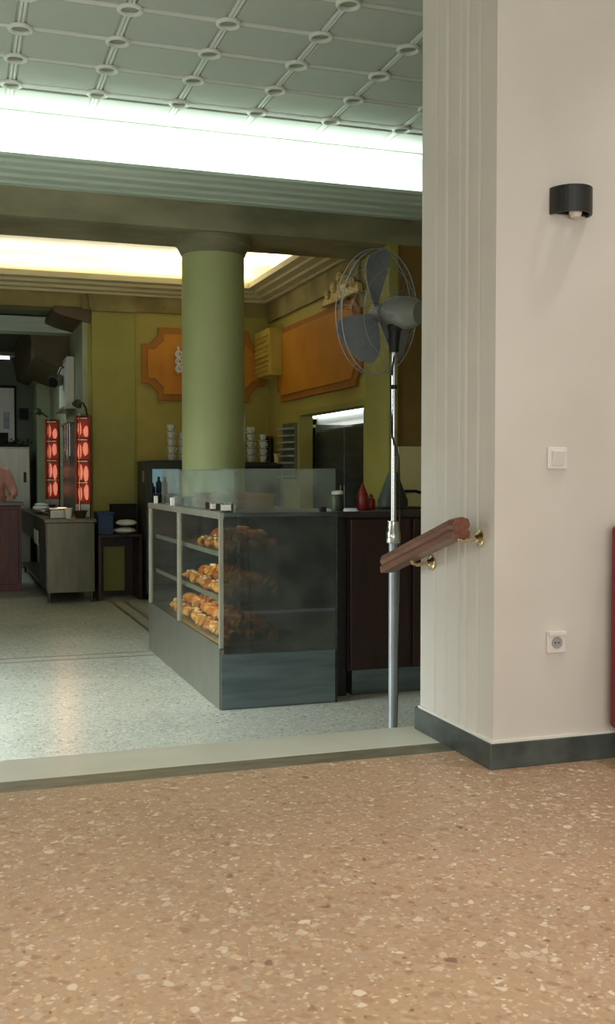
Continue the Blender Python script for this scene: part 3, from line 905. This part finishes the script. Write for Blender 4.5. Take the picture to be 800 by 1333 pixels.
tag(obj('wall_cable', MB().tube([(3.66, 8.32, 0.84), (3.72, 8.315, 0.865), (3.82, 8.31, 0.865), (3.94, 8.312, 0.83), (4.05, 8.315, 0.76)], 0.012, 8), 'black'), 'black cable bowed across the cream tiled wall', 'cable')

# ------------------------------------------------------------------ back bar, fridge and cups
f = thing('display_fridge', 'dark glass door display fridge with a pale blue lit inside', 'fridge', (2.25, 11.65, LF))
obj('cabinet_shell', MB().box(2.02, 2.06, 11.36, 11.95, LF + 0.06, 1.16).box(2.50, 2.54, 11.36, 11.95, LF + 0.06, 1.16).box(2.06, 2.50, 11.36, 11.95, 1.10, 1.16).box(2.06, 2.50, 11.36, 11.95, LF + 0.06, LF + 0.14)
    .box(2.06, 2.50, 11.92, 11.95, LF + 0.14, 1.10), 'fridge_body', f, 0.004)
obj('light_panel', MB().box(2.07, 2.49, 11.90, 11.918, 0.80, 1.08), 'screen_blue', f)
for z in (0.20, 0.50, 0.80):
    obj('wire_shelf', MB().box(2.065, 2.495, 11.42, 11.89, z - 0.015, z), 'steel_dark', f)
dr = obj('glass_door', MB().box(2.05, 2.08, 11.33, 11.358, LF + 0.14, 1.10).box(2.48, 2.51, 11.33, 11.358, LF + 0.14, 1.10).box(2.08, 2.48, 11.33, 11.358, 1.07, 1.10).box(2.08, 2.48, 11.33, 11.358, LF + 0.14, LF + 0.18), 'fridge_body', f, 0.003)
obj('door_pane', MB().box(2.081, 2.479, 11.342, 11.348, LF + 0.181, 1.069), 'pane', dr)
obj('foot', MB().box(2.04, 2.08, 11.38, 11.42, LF, LF + 0.0595), 'black', f)
obj('foot', MB().box(2.48, 2.52, 11.38, 11.42, LF, LF + 0.0595), 'black', f)
obj('badge', MB().box(2.014, 2.0198, 11.52, 11.60, 0.93, 1.05), 'alu', f)
for i, (x, z, hh) in enumerate([(2.13, 0.802, 0.10), (2.20, 0.802, 0.17), (2.27, 0.802, 0.17)]):
    t = thing('dark_bottle', ['short dark bottle on the upper shelf of the blue lit fridge', 'tall dark bottle nearest the short one in the blue lit fridge', 'tall dark bottle furthest right in the blue lit fridge'][i], 'bottle', (x, 11.6, z))
    obj('bottle_body', MB().lathe([(0.03, 0), (0.033, 0.01), (0.033, hh * 0.7), (0.014, hh * 0.85), (0.014, hh)], (x, 11.6, z), 14), 'blue', t)
    obj('cap', MB().lathe([(0.016, hh + 0.0005), (0.016, hh + 0.014)], (x, 11.6, z), 12), 'black', t)

b = thing('back_bar', 'dark back bar cabinet under the cup stacks along the rear wall', 'cabinet', (3.05, 11.65, LF))
obj('cabinet_body', MB().box(2.56, 3.55, 11.40, 11.94, LF, 1.10), 'wood_dark', b, 0.004)
obj('worktop', MB().box(2.55, 3.57, 11.36, 11.945, 1.1005, 1.145), 'wood_top', b, 0.004)
for x0 in (2.58, 3.07):
    d = obj('door', MB().box(x0, x0 + 0.47, 11.38, 11.40, LF + 0.08, 1.08), 'wood_dark', b, 0.005)
    obj('handle', MB().tube([(x0 + 0.40, 11.365, 0.5), (x0 + 0.40, 11.365, 0.66)], 0.007, 8), 'chrome', d)

cup0 = thing('coffee_cup', '', 'cup')
obj('bowl', MB().lathe([(0.022, 0), (0.026, 0.006), (0.040, 0.036), (0.045, 0.072), (0.041, 0.072), (0.036, 0.036), (0.02, 0.010)], n=16), 'cup', cup0)
obj('saucer', MB().lathe([(0.03, -0.006), (0.062, 0.002), (0.066, 0.006), (0.064, 0.008), (0.03, -0.001)], n=18), 'cup', cup0)
obj('handle', MB().tube([(0.041, 0, 0.058), (0.060, 0, 0.056), (0.063, 0, 0.038), (0.050, 0, 0.022), (0.036, 0, 0.02)], 0.0045, 6), 'cup', cup0)
first = True
def stack(x, y, z, nn, place):
    global first
    for i in range(nn):
        o = cup0 if first else copy_tree(cup0)
        first = False
        o.location = (x + rnd.uniform(-0.004, 0.004), y, z + 0.008 + 0.081 * i)
        o.rotation_euler = (0, 0, -0.9 + rnd.uniform(-0.5, 0.5))
        o['label'] = 'white coffee cup, ' + ['topmost', 'second from top', 'third from top', 'fourth from top', 'fifth from top'][nn - 1 - i] + ' in the ' + place
        o['group'] = 'cups in the ' + place
stack(2.33, 11.55, 1.16, 5, 'loose stack on the fridge left of column')
stack(2.465, 11.62, 1.16, 4, 'fridge stack hidden against the column')
stack(3.095, 11.55, 1.145, 5, 'back bar stack touching the column')
stack(3.245, 11.55, 1.145, 5, 'middle stack of the back bar')
stack(3.395, 11.55, 1.145, 4, 'back bar stack beside the coffee tin')
t = thing('coffee_tin', 'dark coffee tin beside the cup stacks on the back bar', 'tin', (3.47, 11.62, 1.145))
obj('tin_body', MB().lathe([(0.05, 0), (0.05, 0.27), (0.044, 0.28)], (3.49, 11.62, 1.145), 18), 'black', t)
obj('lid', MB().lathe([(0.052, 0.2805), (0.052, 0.305), (0.03, 0.31)], (3.49, 11.62, 1.145), 18), 'wood_red', t)

# things at and behind the kitchen hatch
t = thing('plate_rack', 'grey slatted rack on the right wall between the back bar and the hatch', 'rack', (3.5, 11.2, 0.9))
obj('back_board', MB().box(3.57, 3.6, 10.92, 11.36, 0.96, 1.58), 'deep_wall', t, 0.004)
for i in range(8):
    obj('slat', MB().box(3.50, 3.57, 10.93, 11.35, 0.98 + 0.075 * i, 1.0 + 0.075 * i), 'grey_plastic', t, 0.003)
t = thing('paper_cup', 'cream paper cup on the near end of the back bar', 'cup', (3.52, 11.42, 1.145))
obj('cup_wall', MB().lathe([(0.028, 0), (0.04, 0.10), (0.036, 0.10), (0.025, 0.006)], (3.525, 11.42, 1.145), 16), 'tile_cream', t)
obj('rim', MB().torus((3.525, 11.42, 1.247), 0.039, 0.004, 16, 6), 'tile_cream', t)
s = thing('shelf_unit', 'steel shelf unit with dark open bays in the kitchen hatch', 'shelf unit', (3.95, 11.2, LF))
obj('side', MB().box(3.82, 4.25, 10.93, 10.96, LF, 1.56), 'steel', s)
obj('side', MB().box(3.82, 4.25, 11.50, 11.53, LF, 1.56), 'steel', s)
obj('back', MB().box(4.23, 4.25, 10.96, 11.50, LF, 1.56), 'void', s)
for z in (0.4, 0.86, 1.20, 1.53):
    obj('shelf', MB().box(3.82, 4.23, 10.96, 11.50, z, z + 0.03), 'steel', s)
fr = thing('steel_fridge', 'tall dark steel fridge standing in the kitchen hatch', 'fridge', (4.1, 10.0, LF))
obj('body', MB().box(3.85, 4.3, 9.2, 10.92, LF, 1.50), 'steel_dark', fr, 0.006)
for y0, y1 in ((9.21, 10.05), (10.06, 10.91)):
    d = obj('door', MB().box(3.82, 3.849, y0, y1, LF + 0.1, 1.48), 'steel_dark', fr, 0.006)
    yh = y1 - 0.05 if y0 < 9.5 else y0 + 0.05
    obj('handle', MB().tube([(3.80, yh, 0.5), (3.80, yh, 0.9)], 0.009, 8), 'steel', d)
l = thing('tube_lamp', 'bright fluorescent lamp inside the kitchen hatch above the fridge', 'lamp', (4.3, 11.4, 1.72))
obj('reflector', MB().prism([(4.34, 1.58), (4.37, 1.58), (4.37, 1.86), (4.22, 1.86), (4.22, 1.84), (4.34, 1.83)], 'y', 10.5, 12.4), 'white_plastic', l)
obj('tube', MB().tube([(4.28, 10.55, 1.735), (4.28, 12.35, 1.735)], 0.018, 10), 'tube', l)
for y in (10.5, 12.36):
    obj('end_cap', MB().box(4.25, 4.34, y, y + 0.04, 1.70, 1.77), 'white_plastic', l)
area('hatch_lamp', (4.25, 11.4, 1.70), 0.05, 1.5, 7, (0.85, 0.97, 1.0), rot=(0, R(35), 0))

# ------------------------------------------------------------------ stainless serving table with the grills
TX0, TX1, TY0, TY1, TZ = 0.96, 1.47, 11.40, 11.96, 0.535
t = thing('serving_table', 'long stainless steel serving table below the glowing grills', 'table', (1.2, 12.5, LF))
obj('tabletop', MB().prism([(0.94, 11.38), (1.485, 11.38), (1.485, 11.945), (1.40, 11.945), (1.40, 15.4), (0.94, 15.4)], 'z', TZ - 0.04, TZ), 'steel_table', t, 0.004)
obj('front_panel', MB().box(0.965, 1.465, 11.40, 11.42, LF + 0.11, TZ - 0.042), 'steel_table', t, 0.003)
obj('bottom_shelf', MB().box(0.965, 1.40, 11.42, 15.3, LF + 0.11, LF + 0.14), 'steel_table', t, 0.002)
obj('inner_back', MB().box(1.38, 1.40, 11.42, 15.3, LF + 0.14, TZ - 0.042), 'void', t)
obj('drawer_front', MB().box(0.955, 0.975, 11.44, 13.0, 0.22, TZ - 0.045), 'steel_table', t, 0.003)
obj('drawer_front', MB().box(0.955, 0.975, 13.02, 15.2, 0.22, TZ - 0.045), 'steel_table', t, 0.003)
obj('lower_door', MB().box(0.957, 0.972, 11.44, 12.3, LF + 0.14, 0.21), 'steel_dark', t, 0.003)
obj('notice', MB().box(0.949, 0.954, 12.4, 13.0, 0.20, 0.36), 'paper', t)
for x in (0.99, 1.44):
    obj('leg', MB().tube([(x, 11.44, LF + 0.11), (x, 11.44, LF + 0.03), (x, 11.44, LF)], [0.018, 0.018, 0.012], 10), 'steel_table', t)
for x in (0.99, 1.37):
    obj('leg', MB().tube([(x, 15.2, LF + 0.11), (x, 15.2, LF + 0.03), (x, 15.2, LF)], [0.018, 0.018, 0.012], 10), 'steel_table', t)

def grill(x, y, z0, z1, w, lbl, turn):
    g = thing('rotisserie_grill', lbl, 'grill', (x, y, z0))
    g.rotation_euler = (0, 0, R(turn))
    H_ = z1 - z0
    hh = (H_ - 0.03) / 4
    L = dict(local=True)
    obj('tower_frame', MB().box(-w / 2, -w / 2 + 0.02, -0.05, 0.06, 0, H_).box(w / 2 - 0.02, w / 2, -0.05, 0.06, 0, H_).box(-w / 2 + 0.02, w / 2 - 0.02, 0.045, 0.06, 0, H_)
        .box(-w / 2 + 0.02, w / 2 - 0.02, -0.05, 0.045, 0, 0.015).box(-w / 2 + 0.02, w / 2 - 0.02, -0.05, 0.045, H_ - 0.012, H_), 'ember', g, 0.002, **L)
    for i in range(4):
        zz = 0.018 + i * hh
        b = obj('burner', MB().box(-w / 2 + 0.022, w / 2 - 0.022, 0.015, 0.044, zz, zz + hh * 0.88), 'ember_hot', g, 0.004, **L)
        m1 = MB()
        for q, dx in enumerate((-0.035, 0.03)):
            m1.ball((dx + 0.006 * math.sin(i * 2 + q), 0.0, zz + hh * (0.40 + 0.08 * math.sin(i * 3 + q * 2))), 0.030 if q else 0.022, 0.018, hh * (0.30 + 0.06 * math.sin(i + q)), 10, 7, 0.25, i * 3 + q)
        obj('glowing_ceramic', m1, 'glow', b, **L)
        obj('top_bar', MB().box(-w / 2 + 0.03, w / 2 - 0.03, -0.045, 0.01, zz + hh * 0.89, zz + hh * 0.94), 'nickel', b, **L)
    obj('base', MB().box(-w / 2 + 0.005, w / 2 - 0.005, -0.05, 0.06, TZ - z0, -0.0005), 'steel', g, 0.004, **L)
    obj('drip_pan', MB().lathe([(0.05, TZ - z0 + 0.001), (0.07, -0.09), (0.085, -0.07), (0.08, -0.07), (0.05, -0.085)], (-0.02, -0.15, 0.0), 22), 'steel', g, **L)
    obj('spit', MB().tube([(-0.02, -0.15, -0.08), (-0.02, -0.15, H_ + 0.002)], 0.006, 8), 'chrome', g, **L)
    obj('top_arm', MB().box(-0.035, -0.005, -0.17, 0.05, H_ + 0.001, H_ + 0.015), 'steel', g, **L)
    return g
grill(1.405, 11.86, TZ + 0.15, 1.665, 0.165, 'upright grill with four glowing orange burners nearest the yellow wall', -14)
grill(1.27, 14.05, TZ + 0.16, 1.73, 0.18, 'second upright glowing grill farther back along the steel table', -14)
area('grill_glow', (1.2, 11.9, 1.1), 0.15, 1.0, 1.5, (1.0, 0.40, 0.16), target=(1.1, 10.0, 0.9))
t = thing('splash_back', 'stainless splash back with hanging tools between the two grills', 'panel', (1.40, 13.2, TZ))
obj('sheet', MB().box(1.385, 1.40, 12.5, 13.85, TZ + 0.002, 1.62), 'steel', t)
obj('ledge', MB().box(1.34, 1.40, 12.5, 13.85, 1.621, 1.65), 'alu', t, 0.004)
for i, (yy, z0_) in enumerate([(12.75, 1.22), (13.0, 1.30), (13.25, 1.26)]):
    u = thing('hanging_utensil', ['long steel ladle hanging nearest the front grill', 'white handled spatula hanging in the middle behind the spit', 'short steel skimmer hanging farthest from the front grill'][i], 'utensil', (1.35, yy, z0_))
    obj('rod', MB().tube([(1.355, yy, 1.62), (1.355, yy, z0_)], 0.008, 8), 'chrome', u)
    obj('blade', MB().ball((1.352, yy, z0_ - 0.04), 0.012, 0.06, 0.075, 12, 7), ['chrome', 'paper', 'chrome'][i], u)

t = thing('cloth_bundle', 'white folded paper bundle on the far edge of the steel table', 'paper', (1.02, 13.2, TZ))
obj('sheet', MB().ball((1.06, 13.3, TZ + 0.056), 0.10, 0.42, 0.05, 14, 8, 0.16, 5), 'paper', t)
obj('sheet', MB().ball((1.07, 13.4, TZ + 0.105), 0.08, 0.33, 0.018, 12, 6, 0.2, 9), 'paper', t)
t = thing('steel_container', 'square stainless container on the table in front of the near grill', 'container', (1.2, 11.8, TZ))
obj('pan', MB().box(1.02, 1.20, 11.60, 11.88, TZ, TZ + 0.10), 'steel', t, 0.006)
obj('rim', MB().box(1.008, 1.212, 11.588, 11.892, TZ + 0.1005, TZ + 0.112), 'chrome', t, 0.003)
t = thing('white_cup', 'white cup on the steel table front beside the container', 'cup', (1.20, 11.49, TZ))
obj('cup_wall', MB().lathe([(0.03, 0), (0.042, 0.11), (0.038, 0.11), (0.027, 0.006)], (1.20, 11.49, TZ), 16), 'paper', t)
obj('rim', MB().torus((1.20, 11.49, TZ + 0.112), 0.041, 0.004, 16, 6), 'paper', t)
t = thing('flat_tray', 'round steel tray on the table between the two grills', 'tray', (1.16, 12.9, TZ))
obj('dish', MB().lathe([(0.12, 0), (0.16, 0.012), (0.17, 0.026), (0.16, 0.026), (0.11, 0.006)], (1.2, 12.75, TZ), 24), 'chrome', t)
obj('contents', MB().ball((1.2, 12.75, TZ + 0.022), 0.11, 0.11, 0.02, 12, 6, 0.2, 3), 'crust', t)

# fittings on the pier
t = thing('gooseneck_lamp', 'dark curved wall lamp above the near grill', 'wall lamp', (1.46, 11.98, 1.72))
obj('arm', MB().tube([(1.46, 12.0, 1.64), (1.46, 11.93, 1.66), (1.44, 11.86, 1.74), (1.40, 11.80, 1.80), (1.36, 11.76, 1.80)], 0.010, 8), 'leaf', t)
obj('lamp_shade', MB().lathe([(0.055, -0.03), (0.05, 0.0), (0.03, 0.035), (0.012, 0.045)], (1.335, 11.75, 1.79), 16, axis=(0.45, 0.2, 0.85)), 'leaf', t)
obj('wall_mount', MB().box(1.43, 1.50, 11.965, 12.0, 1.55, 1.68), 'leaf', t, 0.01)
t = thing('gooseneck_lamp', 'dark curved wall lamp above the far grill', 'wall lamp', (1.40, 14.6, 1.75))
obj('arm', MB().tube([(1.42, 14.6, 1.74), (1.30, 14.6, 1.76), (1.16, 14.6, 1.86)], 0.012, 8), 'leaf', t)
obj('lamp_shade', MB().lathe([(0.06, -0.03), (0.05, 0.0), (0.03, 0.04), (0.012, 0.05)], (1.13, 14.6, 1.86), 16, axis=(0.4, 0.0, 0.9)), 'leaf', t)
t = thing('extractor_duct', 'tall pale rectangular duct on the wall above the grills', 'duct', (1.40, 13.3, 1.85))
obj('casing', MB().box(1.33, 1.419, 12.80, 13.72, 1.82, 2.42), 'board', t, 0.008)
obj('lower_ledge', MB().box(1.28, 1.419, 12.70, 13.8, 1.79, 1.819), 'alu', t, 0.003)
t = thing('spotlight', 'round dark spotlight at the top of the pale duct', 'lamp', (1.3, 13.5, 2.2))
obj('lamp_body', MB().lathe([(0.075, 0.0), (0.085, 0.03), (0.08, 0.12), (0.05, 0.16)], (1.21, 13.2, 2.14), 18, axis=(0.6, 0.7, 0.35)), 'alu', t)
obj('lens', MB().lathe([(0.066, 0.0), (0.066, 0.006)], Vector((1.21, 13.2, 2.14)) - Vector((0.6, 0.7, 0.35)).normalized() * 0.008, 18, axis=(0.6, 0.7, 0.35)), 'black', t)
obj('bracket', MB().tube([(1.26, 13.27, 2.20), (1.30, 13.2, 2.32), (1.318, 13.1, 2.32)], 0.012, 8), 'steel_dark', t)

# small storage table between the serving table and the fridge
t = thing('side_table', 'low dark cabinet between steel table and display fridge', 'table', (1.76, 11.65, LF))
obj('top', MB().box(1.51, 1.985, 11.42, 11.94, 0.33, 0.36), 'wood_dark', t, 0.004)
obj('side', MB().box(1.51, 1.54, 11.44, 11.94, LF, 0.33), 'wood_dark', t)
obj('side', MB().box(1.955, 1.985, 11.44, 11.94, LF, 0.33), 'wood_dark', t)
obj('back', MB().box(1.54, 1.955, 11.92, 11.94, LF, 0.33), 'wood_dark', t)
obj('door', MB().box(1.62, 1.86, 11.88, 11.91, LF + 0.06, 0.2), 'pilaster', t, 0.004)
t = thing('blue_crate', 'dark blue plastic crate on the low cabinet beside the steel table', 'crate', (1.59, 11.7, 0.36))
obj('crate_wall', MB().box(1.52, 1.68, 11.5, 11.52, 0.36, 0.60).box(1.52, 1.68, 11.86, 11.88, 0.36, 0.60).box(1.52, 1.54, 11.52, 11.86, 0.36, 0.60).box(1.66, 1.68, 11.52, 11.86, 0.36, 0.60).box(1.54, 1.66, 11.52, 11.86, 0.36, 0.38), 'blue', t, 0.003)
obj('rim', MB().box(1.51, 1.69, 11.485, 11.50, 0.575, 0.60), 'blue', t, 0.003)
for i, (x0, x1, z0, z1, lb) in enumerate([(1.70, 1.95, 0.36, 0.43, 'white paper pack lying lowest beside the blue crate'), (1.72, 1.96, 0.445, 0.515, 'crumpled white pack on top of the lower paper pack')]):
    t = thing('paper_pack', lb, 'pack', (x0, 11.6, z0))
    obj('wrapper', MB().ball(((x0 + x1) / 2, 11.62, (z0 + z1) / 2), (x1 - x0) / 2, 0.13, (z1 - z0) / 2, 14, 8, 0.12, i), 'paper', t)
    obj('fold', MB().box((x0 + x1) / 2 - 0.05, (x0 + x1) / 2 + 0.05, 11.485, 11.50, (z0 + z1) / 2 - 0.012, (z0 + z1) / 2 + 0.012), 'paper', t, 0.004)
t = thing('dark_box', 'black box behind the white packs on the low cabinet', 'box', (1.84, 11.85, 0.36))
obj('carton', MB().box(1.70, 1.98, 11.77, 11.92, 0.36, 0.66), 'void', t, 0.005)
obj('lid', MB().box(1.695, 1.985, 11.765, 11.925, 0.6605, 0.68), 'void', t, 0.004)

# ------------------------------------------------------------------ back room
c = thing('wooden_counter', 'red brown wooden counter in front of the person in pink', 'counter', (0.3, 12.9, LF))
obj('front', MB().box(-0.9, 0.79, 12.80, 13.3, LF, 0.645), 'wood_red', c, 0.005)
obj('worktop', MB().box(-0.93, 0.82, 12.77, 13.33, 0.6455, 0.685), 'wood_top', c, 0.005)
for x0 in (-0.36, 0.22):
    obj('front_panel', MB().box(x0, x0 + 0.54, 12.785, 12.80, LF + 0.08, 0.60), 'wood_red', c, 0.006)
m_ = thing('wall_mirror', 'bright white framed board on the end wall of the back room', 'board', (0.6, 16.9, 1.5))
obj('panel', MB().box(-0.3, 0.955, 16.87, 16.9, 1.52, 2.35), 'board', m_, 0.004)
obj('frame', MB().box(-0.33, 0.985, 16.86, 16.869, 2.351, 2.39).box(0.956, 0.985, 16.86, 16.9, 1.49, 2.35).box(-0.33, 0.985, 16.86, 16.869, 1.46, 1.519), 'void', m_)
obj('notice', MB().box(0.79, 0.88, 16.855, 16.869, 1.72, 1.98), 'steel_dark', m_)
obj('notice', MB().box(0.66, 0.86, 16.855, 16.869, 1.52, 1.66), 'void', m_)
t = thing('wall_box', 'small black box fixed to the end wall beside the white board', 'box', (1.08, 16.9, 1.85))
obj('case', MB().box(1.02, 1.16, 16.80, 16.9, 1.87, 2.04), 'black', t, 0.008)
obj('grille', MB().box(1.035, 1.145, 16.792, 16.80, 1.885, 2.025), 'void', t)
t = thing('steel_cabinet', 'pale grey steel cabinet behind the person in pink', 'cabinet', (0.8, 16.0, LF))
obj('body', MB().box(-0.2, 1.12, 15.9, 16.7, LF, 1.42), 'steel', t, 0.008)
for x0, x1 in ((-0.19, 0.45), (0.46, 1.11)):
    d = obj('door', MB().box(x0, x1, 15.875, 15.899, LF + 0.08, 1.40), 'steel', t, 0.006)
    obj('handle', MB().box(x1 - 0.09, x1 - 0.05, 15.855, 15.875, 0.9, 1.05), 'black', d)
t = thing('trailing_plant', 'dark leafy plant lying along the top of the steel cabinet', 'plant', (0.9, 16.0, 1.42))
obj('planter', MB().box(0.7, 1.1, 15.98, 16.12, 1.42, 1.46), 'void', t)
lf = MB()
rp = random.Random(5)
for i in range(70):
    x, y, z = rp.uniform(0.68, 1.14), rp.uniform(15.93, 16.15), rp.uniform(1.455, 1.53)
    d = Vector((rp.uniform(-1, 1), rp.uniform(-1, 1), rp.uniform(-0.2, 0.8))).normalized() * 0.045
    e = d.orthogonal().normalized() * 0.016
    b = Vector((x, y, z))
    lf.add([b, b + d * 0.5 + e, b + d, b + d * 0.5 - e], [(0, 1, 2, 3)])
lfo = obj('foliage', lf, 'leaf', t)
lfo['kind'] = 'stuff'
t = thing('ceiling_lamp', 'fluorescent lamp glowing under the back room ceiling', 'lamp', (0.5, 14.0, 2.5))
obj('housing', MB().prism([(13.9, 2.52), (14.1, 2.52), (14.06, 2.57), (13.94, 2.57)], 'x', -0.6, 0.80), 'alu', t)
obj('tube', MB().tube([(-0.55, 14.0, 2.50), (0.74, 14.0, 2.50)], 0.014, 10), 'tube', t)
obj('hanger', MB().tube([(0.5, 14.0, 2.565), (0.5, 14.0, 2.92)], 0.006, 6), 'black', t)
area('back_room_lamp', (0.1, 14.0, 2.46), 1.2, 0.06, 14, (0.80, 0.97, 0.92), rot=(0, 0, 0))
t = thing('wall_pilaster', 'pale grey wall pier between the end wall and the far grill', 'pier', (1.35, 16.4, LF))
obj('shaft', MB().box(1.22, 1.42, 15.95, 16.9, LF, 2.35), 'pale_wall', t, 0.006)
obj('cap', MB().prism([(1.20, 2.351), (1.42, 2.351), (1.42, 2.56), (1.08, 2.56), (1.08, 2.50)], 'y', 15.9, 16.9), 'frieze', t, 0.006)

# person at the wooden counter (mostly beyond the left edge of the picture)
def skin_body(name, pts, edges, radii, mat, parent, root=0, sub=2):
    me = bpy.data.meshes.new(name)
    off = Vector(OFF.get(parent.name, (0, 0, 0)))
    me.from_pydata([tuple(Vector(p) - off) for p in pts], edges, [])
    o = bpy.data.objects.new(name, me)
    col.objects.link(o)
    o.parent = parent
    sk = o.modifiers.new('skin', 'SKIN')
    sk.use_smooth_shade = True
    lay = me.skin_vertices[0].data
    for i, r in enumerate(radii):
        lay[i].radius = r if isinstance(r, tuple) else (r, r)
    lay[root].use_root = True
    s = o.modifiers.new('subdivision', 'SUBSURF')
    s.levels = s.render_levels = sub
    me.materials.append(M[mat])
    return o


PX, PY = 0.49, 13.64
pe = thing('person', 'person in a salmon pink shirt leaning over the wooden counter', 'person', (PX, PY, LF))
def P(dx, dy, z):
    return (PX + dx, PY + dy, LF + z)
pts = [P(0, 0, 0.93), P(0, 0.0, 1.08), P(0.0, -0.04, 1.25), P(0.0, -0.08, 1.39), P(0.0, -0.11, 1.47), P(0, -0.14, 1.54), P(0, -0.16, 1.62), P(0, -0.165, 1.70),
       P(0.16, -0.08, 1.38), P(0.235, -0.14, 1.20), P(0.25, -0.28, 1.10), P(0.20, -0.40, 1.083),
       P(-0.16, -0.08, 1.38), P(-0.25, -0.12, 1.20), P(-0.22, -0.28, 1.10), P(-0.12, -0.40, 1.083),
       P(0.09, 0, 0.88), P(0.10, 0.0, 0.50), P(0.10, 0.02, 0.09), P(0.11, -0.12, 0.04),
       P(-0.09, 0, 0.88), P(-0.10, 0.0, 0.50), P(-0.10, 0.02, 0.09), P(-0.11, -0.12, 0.04)]
eds = [(0, 1), (1, 2), (2, 3), (3, 4), (4, 5), (5, 6), (6, 7), (3, 8), (8, 9), (9, 10), (10, 11), (3, 12), (12, 13), (13, 14), (14, 15),
       (0, 16), (16, 17), (17, 18), (18, 19), (0, 20), (20, 21), (21, 22), (22, 23)]
rad = [(0.15, 0.11), (0.14, 0.10), (0.155, 0.11), (0.13, 0.09), 0.055, 0.06, 0.085, 0.07, 0.065, 0.046, 0.038, 0.028, 0.065, 0.046, 0.038, 0.028,
       0.085, 0.058, 0.038, 0.034, 0.085, 0.058, 0.038, 0.034]
body = skin_body('body', pts, eds, rad, 'skin', pe)
sh = skin_body('shirt', [P(0, 0, 0.86), P(0, 0, 0.95), P(0, 0, 1.08), P(0, -0.04, 1.25), P(0, -0.075, 1.385), P(0, -0.10, 1.44), P(0.165, -0.08, 1.385), P(0.24, -0.14, 1.20), P(0.253, -0.24, 1.10),
                         P(-0.165, -0.08, 1.385), P(-0.25, -0.12, 1.20), P(-0.23, -0.24, 1.10)],
               [(0, 1), (1, 2), (2, 3), (3, 4), (4, 5), (4, 6), (6, 7), (7, 8), (4, 9), (9, 10), (10, 11)],
               [(0.185, 0.145), (0.18, 0.14), (0.165, 0.125), (0.18, 0.135), (0.155, 0.115), (0.085, 0.08), 0.085, 0.066, 0.058, 0.085, 0.066, 0.058], 'shirt', pe, 1)
tr = skin_body('trousers', [P(0, 0, 0.94), P(0, 0, 0.90), P(0.09, 0, 0.85), P(0.10, 0.0, 0.50), P(0.10, 0.02, 0.10), P(-0.09, 0, 0.85), P(-0.10, 0, 0.50), P(-0.10, 0.02, 0.10)],
               [(0, 1), (1, 2), (2, 3), (3, 4), (1, 5), (5, 6), (6, 7)], [(0.165, 0.125), (0.165, 0.125), 0.105, 0.078, 0.062, 0.105, 0.078, 0.062], 'trousers', pe, 1)
obj('hair', MB().ball(P(0, -0.135, 1.665), 0.094, 0.098, 0.105, 16, 10, 0.06, 2), 'hair', pe)
fc = MB()
for sx in (-1, 1):
    fc.ball(P(0.032 * sx, -0.243, 1.63), 0.013, 0.007, 0.008, 8, 5)
obj('eyes', fc, 'black', pe)
obj('nose', MB().ball(P(0, -0.25, 1.60), 0.014, 0.018, 0.022, 8, 6), 'skin', pe)
obj('mouth', MB().ball(P(0, -0.238, 1.568), 0.024, 0.007, 0.006, 8, 5), 'maroon', pe)
for sx in (-1, 1):
    for q, (dx, ln) in enumerate([(-0.024, 0.068), (-0.008, 0.078), (0.008, 0.074), (0.024, 0.06)]):
        hx, hy = (0.20, -0.40) if sx > 0 else (-0.12, -0.40)
        obj('finger', MB().tube([P(hx + dx, hy - 0.01, 1.075), P(hx + dx * 1.15, hy - 0.04, 1.071), P(hx + dx * 1.2, hy - 0.04 - ln * 0.5, 1.056)], [0.010, 0.009, 0.007], 7), 'skin', pe)
    obj('thumb', MB().tube([P(hx - 0.022 * sx, hy + 0.02, 1.075), P(hx - 0.045 * sx, hy - 0.012, 1.068), P(hx - 0.05 * sx, hy - 0.035, 1.06)], [0.011, 0.010, 0.008], 7), 'skin', pe)
